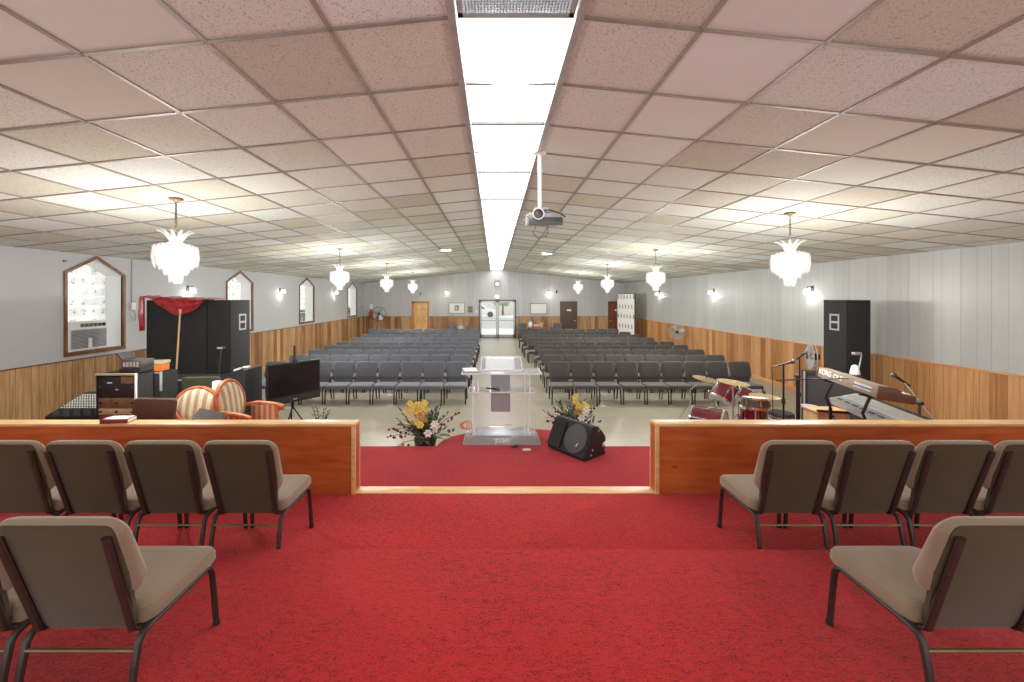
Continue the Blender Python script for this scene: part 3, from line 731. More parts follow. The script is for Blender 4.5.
t2=thing('booklet','open white booklet lying on the lectern desk edge','booklet',(-.35,5.68,Z0+.991),.2); o.build('cover',M['greyplastic'],t2,bevel=.003); p.build('pages',M['paper'],t2,bevel=.003)
t2=thing('microphone','black handheld microphone lying on the lectern shelf','microphone',(-.02,5.62,Z0+.743),-.55)
MB().tube([(-.11,0,0),(.06,0,0)],[.012,.018],12).build('handle',M['blackplastic'],t2); MB().ball((.085,0,0),.026,12,8).build('grille_head',M['steel'],t2)
t2=thing('cable_coil','orange cable coil lying beside the lectern base','cable',(-.47,6.05,Z0+.05),.3)
for k in range(3): MB().torus((.03*k,.01*k,.0),(.055+.008*k),.007,20,6,lambda p,k=k:Vector((p.x,p.z+p.y*.35,p.y*.8+.03))).build('coil_loop',M['orange_cable'],t2)
MB().tube([(.05,0,-.03),(.25,.04,-.045),(.5,.02,-.045),(.8,.06,-.045)],.007,6).build('trailing_cord',M['orange_cable'],t2)
single(MB().pad([(0,-.055,.055,-.014,.014,.008),(.018,-.055,.055,-.014,.014,.008)]),'eraser',M['white'],'small white block on red carpet in front of the lectern','block',loc=P(526,449.5,5.32)+Vector((0,0,0)))
bpy.data.objects['eraser'].location=(.43,5.28,Z0)
single(MB().tube([(-.05,0,.015),(.05,.01,.015)],.015,8),'pen_marker',M['steel'],'small grey marker on red carpet in front of the lectern','marker',loc=(.28,5.38,Z0),rz=.5)
# wedge monitor
wd=thing('floor_monitor_speaker','black wedge monitor loudspeaker lying on the red platform beside the lectern','loudspeaker',(.723,5.39,Z0),math.atan2(-.787,.62)); wd.scale=(1.03,1.1,1.1)
prof=[(.01,0),(0,.03),(.165,.355),(.185,.37),(.26,.345),(.35,.27),(.395,.2),(.40,.15),(.335,.135),(.335,.10),(.395,.085),(.385,.0)]
MB().prism(prof,0,.61,lambda u,v,a:(a,u,v)).build('cabinet',M['blackplastic'],wd,bevel=.008)
fd=Vector((0,.458,.889)); fn=Vector((0,-.889,.458)); o0=Vector((0,0,.03))
def fp(a,b,h=0): return o0+Vector((a,0,0))+fd*b+fn*h
MB().rings([[fp(a,b,h) for a,b in ((.012,.008),(.598,.008),(.598,.358),(.012,.358))] for h in (.001,.012)],).build('baffle',M['blackcab'],wd)
MB().rings([[fp(.415+.172*math.cos(2*PI*k/36)*s,.183+.172*math.sin(2*PI*k/36)*s,h) for k in range(36)] for s,h in ((1,.012),(.985,.026),(.7,.036),(.3,.04),(.02,.041))]).build('woofer_grille',M['grille'],wd)
MB().rings([[fp(.125+a*s,.18+b*s2,h) for a,b in ((-.1,-.15),(.1,-.16),(.1,.16),(-.1,.15))] for s,s2,h in ((1,1,.0125),(1.02,1.02,.045),(.94,.95,.045),(.30,.22,.0135))]).build('horn',M['rubber'],wd)
MB().rings([[fp(.48+a*.011,.12+b*.02,.045+h) for a,b in ((-1,-1),(-.2,-1),(0,.2),(.9,.6),(1,1),(-.4,.9))] for h in (-.012,0)]).build('logo_badge',M['white'],wd)
for u,v in ((.07,.05),(.21,.30),(.33,.22),(.33,.05),(.1,.0+.1)):
    MB().lathe([(.001,0),(.014,0),(.012,.006),(.001,.006)],10,(.61,u+.05,v),'x').build('corner_screw',M['alu'],wd)
# flower arrangements
def flowers(x,y,label,yellow_dir,seed,pot_r,spread,big=1.0):
    R=random.Random(seed); t=thing('flower_arrangement',label,'flowers',(x,y,0),group='artificial flower arrangements by the lectern')
    H=.36
    MB().lathe([(pot_r*.75,0),(pot_r,.30),(pot_r*1.06,.32),(pot_r*1.06,.36),(pot_r*.92,.36),(pot_r*.9,.30),(.001,.29)],22).build('pot',M['potbrown'],t)
    def leaf(m,c,d,l,w):
        d=d.normalized(); s=d.cross(Vector((0,0,1)));
        if s.length<.1: s=Vector((1,0,0))
        s.normalize(); n=s.cross(d)*.012; c=Vector(c)
        m.add([c,c+d*l*.45+s*w+n,c+d*l,c+d*l*.45-s*w+n,c+d*l*.45+n*2.2],[(0,1,4),(1,2,4),(2,3,4),(3,0,4)])
    st=MB(); lf=MB(); lf2=MB(); rb=MB()
    for k in range(46):
        a=R.uniform(0,2*PI); el=R.uniform(.15,1.45); L=R.uniform(.22,.52)*spread
        d=Vector((math.cos(a)*math.cos(el),math.sin(a)*math.cos(el),math.sin(el))); b=Vector((R.uniform(-.08,.08),R.uniform(-.08,.08),H-.04)); tip=b+d*L+Vector((0,0,-.06 if el<.5 else 0))
        st.tube([b,b+d*L*.5+Vector((0,0,.02)),tip],.004,5)
        for q in range(6):
            f=.3+.7*q/5; dd=(d+Vector((R.uniform(-.9,.9),R.uniform(-.9,.9),R.uniform(-.3,.8)))).normalized()
            leaf(lf if k%3 else lf2,b+d*L*f,dd,R.uniform(.07,.13),R.uniform(.015,.03))
    # drooping dark berry sprays to the side
    for sx,sz,L in ((-1,.05,.55),(-1,.3,.52),(-1,-.35,.55),(1,.75,.62),(-1,.62,.42)):
        d=Vector((sx,-.15,sz)).normalized(); b=Vector((0,0,H))
        st.tube([b,b+d*L*.6+Vector((0,0,.05)),b+d*L*spread],.004,5)
        for q in range(7): rb.ball(b+d*L*spread*(.5+.5*q/6)+Vector((R.uniform(-.02,.02),0,R.uniform(-.02,.02))),R.uniform(.014,.024),6,4)
    st.build('stem',M['stem'],t); lf.build('foliage',M['leaf'],t,smooth=0); lf2.build('foliage',M['leaf2'],t,smooth=0); rb.build('berry_spray',M['redberry'],t)
    def bloom(c,r,mat,nm):
        m=MB()
        for k in range(6):
            a=2*PI*k/6; d=Vector((math.cos(a),-.6,math.sin(a))).normalized(); s=Vector((-math.sin(a),.0,math.cos(a))); c=Vector(c)
            m.add([c,c+d*r*.55+s*r*.36,c+d*r,c+d*r*.55-s*r*.36,c+d*r*.5+Vector((0,-.25*r,0))],[(0,1,4),(1,2,4),(2,3,4),(3,0,4)])
        m.ball(c+Vector((0,-.2*r,0)),r*.22,6,4); m.build(nm,mat,t,smooth=0)
    for k in range(int(26*big)):
        u=R.random(); c=(yellow_dir[0]+R.gauss(0,.085),-.12+R.uniform(-.08,.1),H+yellow_dir[2]+u*yellow_dir[1]+R.gauss(0,.02)); bloom(c,R.uniform(.045,.07),M['orange_p'] if (k%4==0 and u<.8) else M['yellow'],'yellow_blossom')
    for c in ((.17,-.2,H+.26),(.08,-.22,H+.14),(.16,-.16,H+.2)): bloom(c,.075,M['white_p'],'white_blossom'); 
    for k in range(4): bloom((-.05+R.uniform(-.06,.06),-.25,H-.12+R.uniform(-.1,.06)),.05,M['redp'],'pink_blossom')
    return t
flowers(P(425,0,5.72).x,5.75,'tall flower arrangement in dark pot with yellow and orange blooms beside the lectern',(-.08,.30,.24),3,.155,1.0)
flowers(P(577,0,6.25).x-.02,6.45,'smaller flower arrangement with yellow blooms half hidden behind the wedge monitor',(.06,.28,.16),11,.15,.8,.6)
# ================================================================== WINDOW SIDE GEAR
# two tall black cabinets
def pa(x0,x1,y0,y1,label,name,handle_x=None,s=1):
    t=thing(name,label,'loudspeaker',((x0+x1)/2,(y0+y1)/2,0)); w=(x1-x0)/2; d=(y1-y0)/2; H=2.34
    MB().box(-w,w,-d,d,.02,H).build('cabinet',M['blackcab'],t,bevel=.012)
    for sx in (-1,1):
        for sy in (-1,1): MB().box(sx*w-.03*sx-.03,sx*w-.03*sx+.03,sy*d-sy*.03-.03,sy*d-sy*.03+.03,0,.02).build('foot',M['rubber'],t)
    if handle_x is not None:
        hx=handle_x
        m=MB(); X=s*w
        for a,b,c,e in ((-.11,.11,.13,.16),(-.11,.11,-.16,-.13),(-.11,-.08,-.13,.13),(.08,.11,-.13,.13),(-.08,.08,-.02,.02)):
            m.box(X,X+s*.008,hx+a,hx+b,1.90+c,1.90+e)
        m.build('handle_plate',M['greyplastic'],t); 
        for z0,z1 in ((1.775,1.88),(1.92,2.025)): MB().box(X-s*.004,X+s*.003,hx-.078,hx+.078,z0,z1).build('handle_cup',M['rubber'],t)
    return t
pa(-6.70,-5.55,7.6,8.3,'wide black cabinet draped with red satin, beneath the first chandelier','speaker_cabinet')
pa(-5.53,-5.07,7.6,8.19,'tall black loudspeaker with grey side handle, beside the red draped cabinet','tall_loudspeaker',.05,1)
pa(6.77,7.24,7.6,8.13,'tall black loudspeaker with grey side handle, against the plank wall','tall_loudspeaker',.0,-1)
# red satin drape over the wide cabinet
m=MB(); N=60; rows=9; y=7.53; vs=[];fs=[]
x0,x1=P(142,0,7.55).x,P(217,0,7.55).x
def drop(u):
    d=.03
    if .2<u<.84: d=.06+.27*math.sin(PI*(u-.2)/.64)**.8
    if u<.075: d=.66
    return d
for r in range(rows+3):
    for c in range(N+1):
        u=c/N; x=x0+(x1-x0)*u; ed=2.405-.035*u+.03*math.sin(u*23)*math.exp(-2*u)
        if r<3: vs.append((x,y+.30-.13*r,ed+.012*math.sin(u*40+r*2)))
        else:
            f=(r-3)/(rows-1); dz=drop(u)*f; rip=.022*math.sin(f*15+1.5*math.sin(u*5))*(1 if .2<u<.84 else .2)+.02*math.sin(u*90)*(1 if u<.1 else .15)
            vs.append((x,y-.035-rip-.03*math.sin(PI*min(1,f)),ed-dz-.005))
for r in range(rows+2):
    for c in range(N): fs.append((r*(N+1)+c,r*(N+1)+c+1,(r+1)*(N+1)+c+1,(r+1)*(N+1)+c))
m.add(vs,fs); single(m,'satin_drape',M['red_satin'],'red satin cloth swagged over the top of the wide black cabinet','cloth',group=None)
o=bpy.data.objects['satin_drape']; md=o.modifiers.new('thickness','SOLIDIFY'); md.thickness=.006
a=P(172.5,431,7.0); b=P(180.2,311,7.36); a.z=.0
t=thing('wooden_pole','thin gilded pole leaning in front of the red satin drape','pole',tuple(a)); v=b-a
MB().tube([(0,0,0.01),v],.016,10).build('shaft',M['gold'],t)
MB().tube([v*.985,v*1.0+v.normalized()*.03],.022,10).build('tip',M['gold'],t)
MB().tube([v*.36,v*.40],.021,10).build('joint_collar',M['bar'],t)
# gear table and mixer
t=thing('gear_table','dark folding table carrying the mixing desk and rack','table',(-4.72,4.95,Z0)); TZ=.54
MB().box(-.82,.53,-.25,.42,TZ-.04,TZ).build('tabletop',M['oldwood'],t,bevel=.006)
for sx in (-.76,.50):
    for sy in (-.2,.36): MB().tube([(sx,sy,0),(sx,sy,TZ-.04)],.018,8).build('leg',M['blackmetal'],t)
tz=Z0+TZ
mx=thing('mixing_desk','large black mixing desk with rows of knobs below the first window','mixing desk',(-5.07,4.98,tz)); mx.scale=(.85,1,1)
pr=[(-.2,0),(-.2,.06),(.26,.24),(.30,.25),(.32,.22),(.32,0)]
MB().prism(pr,-.44,.44,lambda u,v,a:(a,u,v)).build('console_body',M['blackplastic'],mx,bevel=.008)
sd_=Vector((0,.46,.18)).normalized(); up_=Vector((0,-.18,.46)).normalized()
def mp(a,b,h=0): return Vector((a,-.2,.06))+sd_*b+up_*h
def bxm(m,a,b,wa,wb,h): m.rings([[mp(a+p*wa,b+q*wb,hh) for p,q in ((-1,-1),(1,-1),(1,1),(-1,1))] for hh in (.0,h)])
m=MB(); bxm(m,0,.245,.43,.235,.004); m.build('control_surface',M['blackplastic'],mx)
m=MB()
for i in range(22):
    for j in range(9): bxm(m,-.40+i*.038,.17+j*.034,.0065,.0065,.012)
tag(m.build('knob_rows',M['keyw'],mx,smooth=0),kind='stuff')
m=MB()
for i in range(22): bxm(m,-.40+i*.038,.04+.03*((i*7)%4),.008,.014,.018)
m.build('fader_row',M['blackplastic'],mx,smooth=0)
m=MB()
for i in range(6): m.tube([mp(-.1+.09*i,.47,0),mp(-.1+.09*i,.49,.03),mp(-.08+.09*i,.5,.07)],.012,6)
m.build('jack_plugs',M['blackplastic'],mx)
single(MB().add([(0,0,0),(.2,.02,0),(.22,.16,.05),(.03,.14,.05),(0,0,-.003),(.2,.02,-.003),(.22,.16,.047),(.03,.14,.047)],[(0,1,2,3),(7,6,5,4),(0,4,5,1),(1,5,6,2),(2,6,7,3),(3,7,4,0)]),'paper_sheet',M['paper'],'white paper sheet lying on the front edge of the mixing desk','paper',loc=P(80,413.5,4.84),smooth=0)
# rack
rk=thing('equipment_rack','black rack case of amplifiers with brown lower panels beside the mixing desk','equipment rack',(-4.455,4.78,tz)); rk.scale=(.94,1,.98); 
MB().box(-.25,.25,-.13,.12,0,.02).box(-.25,.25,-.13,.12,.60,.615).box(-.25,-.235,-.13,.12,0,.6).box(.235,.25,-.13,.12,0,.6).box(-.25,.25,.105,.12,0,.6).build('case',M['blackcab'],rk)
MB().box(-.255,.255,-.14,-.125,.60,.62).build('top_trim',M['beige'],rk); MB().box(.24,.258,-.145,-.12,.2,.625).build('side_trim',M['white'],rk,bevel=.006)
zz=.02
for hh,mt in ((.10,'rackface'),(.08,'beige'),(.13,'rackface'),(.255,'blackplastic')):
    u=MB().box(-.232,.232,-.12,.1,zz+.004,zz+hh-.004).build('rack_unit',M[mt],rk,bevel=.004)
    for s in (-.2,0,.2): MB().lathe([(.012,0),(.012,-.015),(.001,-.017)],10,(s,-.12,zz+hh*.5),'y').build('dial',M['blackplastic'] if mt!='blackplastic' else M['steel'],u)
    zz+=hh
MB().box(.06,.22,-.128,-.12,.50,.585).build('orange_panel',M['rackface'],rk)
MB().box(-.12,-.06,-.124,-.12,.50,.515).build('white_label',M['white'],rk); MB().box(-.02,.02,-.124,-.12,.42,.432).build('white_label',M['white'],rk)
top=tz+.62
t=thing('cassette_deck','stacked black tape deck with raised lid on top of the rack','tape deck',(-4.33,4.79,top-.012)); 
MB().box(-.13,.12,-.1,.1,0,.05).build('lower_body',M['blackplastic'],t,bevel=.006); MB().box(-.11,.12,-.09,.1,.052,.15).build('upper_body',M['steel'],t,bevel=.006)
b=MB(); b.T=Matrix.Translation((-.11,0,.15))@Matrix.Rotation(.9,4,'Y'); b.box(-.10,.0,-.09,.09,0,.012); b.build('raised_lid',M['blackplastic'],t)
m=MB()
for k in range(5): m.box(-.09+k*.04,-.065+k*.04,-.094,-.088,.07,.13)
m.build('deck_buttons',M['greyplastic'],t)
t=thing('side_case','black hard equipment case with pale metal edging next to the rack','case',(-4.93,5.80,0)); zt=1.31
MB().box(-.17,.14,-.14,.18,0,zt).build('case_body',M['blackcab'],t,bevel=.01); MB().box(.14,.155,-.155,-.12,zt-.26,zt+.02).build('edge_trim',M['greyplastic'],t,bevel=.004); MB().box(-.17,.152,-.15,-.14,zt-.005,zt+.015).build('edge_trim',M['greyplastic'],t,bevel=.004)
t=thing('orange_box','small orange box with beige lid on top of the black hard case','box',(-4.94,5.78,zt+.017),.1)
MB().box(-.12,.12,-.08,.08,0,.10).build('box_body',M['orangebox'],t,bevel=.008); MB().box(-.13,.13,-.09,.09,.10,.145).build('lid',M['beige'],t,bevel=.008)
t=thing('black_flight_case','low black flight case with light top edge in front of the draped cabinet','case',(-5.14,6.62,0))
MB().box(-.42,.42,-.26,.26,.02,1.06).build('case_body',M['blackcab'],t,bevel=.015); MB().box(-.43,.43,-.27,-.25,1.05,1.07).build('top_edge',M['greyplastic'],t,bevel=.004)
for sx in (-.36,.36):
    for sy in (-.2,.2): MB().box(sx-.03,sx+.03,sy-.03,sy+.03,0,.02).build('foot',M['rubber'],t)
# dark slanted cabinet behind armchairs
t=thing('slanted_cabinet','black cabinet with rising slanted top behind the striped armchairs','cabinet',(-4.25,6.5,0))
p3=[(-.42,.02),(.28,.02),(.28,1.22),(.24,1.23),(-.42,1.05)]
MB().prism(p3,-.22,.25,lambda u,v,a:(u,a,v)).build('case_body',M['blackcab'],t,bevel=.008)
MB().prism([(-.42,1.05),(.24,1.23),(.28,1.22),(.28,1.232),(.24,1.246),(-.42,1.064)],-.225,.255,lambda u,v,a:(u,a,v)).build('top_strip',M['steel'],t)
for sx in (-.36,.22):
    for sy in (-.16,.2): MB().box(sx-.03,sx+.03,sy-.03,sy+.03,0,.02).build('foot',M['rubber'],t)
for k,(x,z) in enumerate(((.06,1.205),(.2,1.243))):
    t2=thing('small_white_box','little white box resting on the slanted cabinet, %s end'%('lower' if k==0 else 'upper'),'box',(-4.25+x,6.45,z),.3)
    b=MB(); b.T=Matrix.Rotation(-.27 if k==0 else -.05,4,'Y'); b.box(-.05,.05,-.04,.04,0.004,.03); b.build('box_body',M['white'],t2,bevel=.005)
# gooseneck light in front of tall speaker
t=thing('clip_light','slim bent stand light in front of the tall window side loudspeaker','lamp',(-4.98,7.15,0))
MB().lathe([(.001,0),(.13,0),(.13,.015),(.02,.03)],20).build('base',M['blackmetal'],t); MB().tube([(0,0,.02),(0,0,1.1),(.03,0,1.46)],.009,8).build('pole',M['steel'],t)
MB().box(-.03,.1,-.03,.03,1.46,1.5).build('lamp_head',M['steel'],t,bevel=.008); MB().box(-.02,.08,-.034,-.03,1.47,1.49).build('lens',M['white'],t)
# generic padded chair
def simple_chair(name,label,loc,rz,fab,H,W=.25,arm=False,group=None):
    t=thing(name,label,'chair',loc,rz,group)
    MB().pad([(.40,-W,W,-.22,.24,.05),(.44,-W-.01,W+.01,-.22,.25,.06),(.46,-W+.02,W-.02,-.2,.23,.05)]).build('seat',fab,t)
    b=MB(); b.T=Matrix.Translation((0,-.22,.44))@Matrix.Rotation(PI/2+.16,4,'X'); h=H-.44
    b.pad([(-.035,-W+.02,W-.02,0.02,h-.01,.03),(-.025,-W,W,0,h,.04),(.0,-W-.006,W+.006,0,h+.004,.04),(.025,-W,W,0,h,.04),(.03,-W+.03,W-.03,.03,h-.03,.03)]); b.build('backrest',fab,t)
    for sx in (-1,1):
        for sy,dy in ((.2,.02),(-.19,-.04)): MB().tube([(sx*(W-.03),sy+dy,0),(sx*(W-.03),sy,.40)],.015,8).build('leg',M['blackmetal'],t)
    return t
simple_chair('brown_chair','brown leatherette chair with flared back behind the book half wall',(P(152,0,4.45).x,4.2,Z0),PI*.99,M['brownfab'],.905,.235)
simple_chair('green_chair','dark green vinyl chair behind the striped armchairs',(P(200,0,5.45).x,5.78,0),.1,M['greenfab'],1.31,.24)
# the paper roll
t=thing('paper_roll','white paper roll standing between the two striped armchairs','paper roll',(P(217,0,5.34).x,5.34,Z0))
MB().tube([(0,0,0),(0,0,.45)],.02,8).lathe([(.001,0),(.1,0),(.1,.02),(.02,.03)],16).build('holder',M['steel'],t); MB().lathe([(.02,.45),(.05,.45),(.055,.46),(.055,.9),(.05,.91),(.02,.91)],18).build('roll',M['paper'],t)
# striped armchairs
def armchair(label,loc,rz,scale=(1,1,1)):
    t=thing('striped_armchair',label,'armchair',loc,rz,'striped oval back armchairs'); t.scale=scale
    def bp(u,v,w): return (u,-.25-.22*v*.45+w,.50+v*.56+w*.2)
    n=36
    def oval(sc_,w,dv=0): return [bp(math.cos(2*PI*k/n)*.245*sc_*(1-.10*max(0,-math.sin(2*PI*k/n))), .5+math.sin(2*PI*k/n)*.5*(1-(1-sc_)*.9), w) for k in range(n)]
    m=MB(); m.rings([oval(s,w) for s,w in ((.82,-.01),(.9,-.028),(.97,-.022),(1.0,0),(.97,.022),(.9,.03),(.84,.02),(.82,-.01))],cap=False); m.build('oval_back_frame',M['carved'],t)
    m=MB(); m.rings([oval(s,w) for s,w in ((.84,-.015),(.86,.0),(.84,.02),(.7,.045),(.4,.058),(.05,.06))]); m.build('back_cushion',M['stripe'],t)
    MB().pad([(.36,-.27,.27,-.24,.27,.05),(.42,-.28,.28,-.25,.29,.06),(.465,-.27,.27,-.24,.28,.06),(.485,-.22,.22,-.19,.23,.06)]).build('seat_cushion',M['stripe'],t)
    MB().box(-.28,.28,-.25,.28,.30,.365).build('seat_rail',M['carved'],t,bevel=.012)
    for s in (-1,1):
        x=s*.275
        MB().tube([(x*.82,-.27,.70),(x*1.02,-.12,.725),(x*1.06,.06,.715),(x*1.06,.17,.70),(x*1.06,.22,.685),(x*1.06,.225,.655),(x*1.06,.19,.65)],[.02,.024,.026,.03,.032,.026,.014],10).build('carved_arm',M['carved'],t)
        MB().tube([(x*1.04,.17,.69),(x*1.02,.13,.56),(x*1.0,.18,.44),(x*.98,.22,.36)],[.022,.018,.022,.024],8).build('arm_post',M['carved'],t)
        m=MB(); n2=10; rs=[]
        for xx in (x*1.03-.018,x*1.03+.018):
            rs.append([(xx,-.22+.37*i/n2,.48) for i in range(n2+1)]+[(xx,.15-.37*i/n2,.695+.012*math.sin(i*.5)) for i in range(n2+1)])
        m.rings(rs); m.build('arm_side_pad',M['stripe_arm'],t)
        MB().tube([(x*.93,.25,0),(x*.9,.26,.1),(x*.95,.245,.32)],[.018,.016,.028],8).build('leg',M['carved'],t)
        MB().tube([(x*.9,-.30,0),(x*.88,-.25,.2),(x*.88,-.22,.34)],[.017,.018,.024],8).build('leg',M['carved'],t)
        MB().tube([(x*.75,-.24,.36),(x*.76,-.27,.52),(x*.7,-.29,.6)],.02,8).build('back_stile',M['carved'],t)
armchair('striped armchair with rounded oval back, directly behind the brown leatherette chair side',(P(194,0,5.05).x+.02,4.77,Z0),PI*1.0,(1.22,1,.85))
armchair('striped armchair turned toward the aisle, showing its rust striped arm',(P(253,0,4.75).x,4.72,Z0),-1.78,(.86,1,1))
t=thing('music_stand','black music stand tilted in front of the rounded striped armchair','music stand',(P(209,0,4.02).x,4.0,Z0))
t.location.y=4.03
MB().tube([(0,0,.1),(0,0,.82)],.011,8).build('pole',M['blackmetal'],t)
for k in range(3):
    a=k*2.1+.6; MB().tube([(0,0,.16),(.1*math.cos(a),.09*math.sin(a),.008)],.008,6).build('leg',M['blackmetal'],t)
b=MB(); b.T=Matrix.Translation((0,0,.82))@Matrix.Rotation(.35,4,'Z')@Matrix.Rotation(.30,4,'Y')@Matrix.Rotation(.5,4,'X'); b.box(-.13,.12,-.07,.09,0,.01); b.build('desk',M['steel'],t)
# television on its stand
A=Vector((-3.75+.12,6.3,0)); B=Vector((-3.08,6.98,0)); L=(B-A).length; rz=math.atan2(B.y-A.y,B.x-A.x)
t=thing('television','large black flat screen television on a tripod stand behind the half wall','television',tuple((A+B)/2),rz); w=L/2
MB().box(-w,w,0,.05,.74,1.31).build('screen_housing',M['blackplastic'],t,bevel=.008); MB().box(-w+.02,w-.02,-.004,.0,.77,1.29).build('screen',M['screen'],t)
MB().box(-w,w,-.012,.04,.64,.735).build('sound_bar',M['blackplastic'],t,bevel=.012); MB().box(-.03,.03,-.015,-.011,.68,.70).build('badge',M['alu'],t)
MB().box(-.12,.12,.05,.075,.85,1.15).build('mount_plate',M['steel'],t); MB().tube([(0,.075,1.0),(0,.085,.5)],.022,10).build('pole',M['blackmetal'],t)
for a in (-2.5,-.65,1.57): MB().tube([(0,.085,.55),(.34*math.cos(a),.085+.3*math.sin(a),.012)],.012,8).build('leg',M['blackmetal'],t)
MB().tube([(-.02,.085,.5),(-.02,.085,.012)],.014,8).build('leg',M['blackmetal'],t)
c=(A+B)/2; t2=thing('wireless_antenna','black upright antenna unit standing on the television top','antenna',(c.x-.02,c.y+.025,1.311),rz)
MB().lathe([(.04,0),(.042,.015),(.03,.05),(.012,.06)],14).build('base',M['blackplastic'],t2); MB().tube([(0,0,.05),(0,0,.27)],.016,10).build('aerial',M['blackplastic'],t2)
# small plant behind the half wall
R=random.Random(5); t=thing('potted_plant','small dark leafy plant showing above the half wall near the television','plant',(P(322,0,5.0).x,5.0,Z0))
MB().lathe([(.09,0),(.12,.22),(.13,.24),(.11,.24),(.1,.2),(.001,.2)],18).build('pot',M['potbrown'],t)
st=MB(); lf=MB()
for k in range(7):
    a=k*.9; e=Vector((.16*math.cos(a)*(.3+.1*k),.1*math.sin(a),.48+.03*(k%5))); b0=Vector((0,0,.2)); st.tube([b0,(b0+e)*.5+Vector((0,0,.06)),e+Vector((0,0,.08))],.004,5)
    for q in range(8):
        f=.4+.6*q/7; c=b0+(e+Vector((0,0,.08))-b0)*f; d=Vector((math.cos(q*2.3),math.sin(q*2.3)*.6,.5)).normalized(); s=d.cross(Vector((0,0,1))).normalized()*.012
        lf.add([c,c+d*.035+s,c+d*.075,c+d*.035-s],[(0,1,2,3)])
st.build('stem',M['stem'],t); lf.build('foliage',M['leaf'],t,smooth=0)
# book on the half wall
t=thing('hymn_book','red covered book with white pages lying on the half wall cap','book',(P(119,0,3.82).x,3.815,1.196),.12)
MB().box(-.12,.12,-.055,.06,0,.004).box(-.12,.12,-.055,.06,.034,.038).box(-.12,.12,-.058,-.052,0,.038).build('cover',M['book_red'],t,bevel=.001); MB().box(-.115,.118,-.052,.056,.004,.034).build('page_block',M['paper'],t)
single(MB().box(-.1,.1,-.05,.055,0,.003),'loose_paper',M['paper'],'white leaflet lying on top of the red book','leaflet',loc=(P(120,0,3.82).x,3.815,1.235),rz=.05)
# ================================================================== DRUM SIDE GEAR
def drum(name,label,c,r,h,mat,tilt=(0,0),hoop=True,legs=0,floor=0,skin='drumskin',axis_y=False,cat='drum'):
    t=thing(name,label,cat,(c[0],c[1],floor))
    T=Matrix.Translation((0,0,c[2]-floor))@Matrix.Rotation(tilt[0],4,'X')@Matrix.Rotation(tilt[1],4,'Y')
    if axis_y: T=T@Matrix.Rotation(PI/2,4,'X')
    b=MB(); b.T=T; b.lathe([(r*.97,-h/2),(r,-h/2+.004),(r,h/2-.004),(r*.97,h/2)],32); b.build('shell',mat,t)
    for z in (-h/2,h/2):
        b=MB(); b.T=T; b.lathe([(r*1.0,z-.012),(r*1.05,z-.012),(r*1.05,z+.014),(r*1.0,z+.014),(r*1.0,z-.012)],32); b.build('hoop',M['chrome'],t)
    for z in (-h/2-.004,h/2+.004):
        b=MB(); b.T=T; b.lathe([(.001,z-.003),(r*.985,z-.003),(r*.985,z+.003),(.001,z+.003)],32); b.build('drum_head',M[skin],t)
    n=8 if r>.2 else 6
    for k in range(n):
        a=2*PI*k/n+.3; b=MB(); b.T=T; x,y=r*math.cos(a),r*math.sin(a); b.tube([(x*1.05,y*1.05,-h/2),(x*1.05,y*1.05,h/2)],.005,6); b.lathe([(.001,-.03),(.014,-.03),(.014,.03),(.001,.03)],8,(x*1.045,y*1.045,0)); b.build('tension_lug',M['chrome'],t)
    for k in range(legs):
        a=2*PI*k/legs+.5; x,y=(r+.03)*math.cos(a),(r+.03)*math.sin(a); MB().tube([(x,y,c[2]-floor+.05),(x,y,.012)],.009,8).build('leg',M['chrome'],t)
    return t
DY=6.3
c=P(712,420,DY+.1); bd=drum('bass_drum','burgundy bass drum lying on its side at the front of the drum kit',(c.x,c.y+.1,.31),.26,.46,M['burgundy'],(0,.0),axis_y=True,skin='burgundy')
bd.rotation_euler.z=.85
for s in (-1,1): MB().tube([(s*.24,-.1,.2),(s*.36,-.2,.01)],.009,8).build('spur_leg',M['chrome'],bd)
MB().tube([(-.02,0,.63),(-.02,0,.86)],.012,8).build('tom_mount',M['chrome'],bd)
for (px,py,y,lab,r,h,tl) in ((724,392,DY+.45,'burgundy rack tom tilted above the bass drum, aisle side',.165,.27,(-.15,.6)),(746,396,DY+.62,'burgundy rack tom with white head behind the front cymbal',.15,.2,(-.15,.6))):
    c=P(px,py,y); t=drum('rack_tom',lab,(c.x,c.y,c.z),r,h,M['burgundy'],tl,floor=0)
    MB().tube([(0.02,.18,c.z-.02),(0.02,.26,c.z-.05),(.02,.26,.3),(.02,.26,.02)],.011,8).build('stand_pole',M['chrome'],t)
    for k in range(3):
        a=k*2.09+.4; MB().tube([(.02,.26,.28),(.02+.2*math.cos(a),.26+.2*math.sin(a),.01)],.009,6).build('stand_leg',M['chrome'],t)
c=P(754,411,DY-.15); drum('floor_tom','chrome trimmed floor tom standing at the drummer side of the kit',(c.x,c.y,.5),.17,.34,M['burgundy'],(-.08,.0),legs=3)
c=P(757,403,DY-.62); t=drum('snare_drum','shallow steel snare drum on a stand beside the hi-hat',(c.x-.02,c.y,c.z),.165,.13,M['steel'],(-.12,.05),floor=0)
MB().tube([(0,0,c.z-.09),(0,0,.25)],.012,8).build('stand_pole',M['chrome'],t)
for k in range(3):
    a=k*2.09; MB().tube([(0,0,.3),(.2*math.cos(a),.2*math.sin(a),.01)],.009,6).build('stand_leg',M['chrome'],t)
    MB().tube([(0,0,c.z-.12),(.13*math.cos(a),.13*math.sin(a),c.z-.075)],.007,6).build('basket_arm',M['chrome'],t)
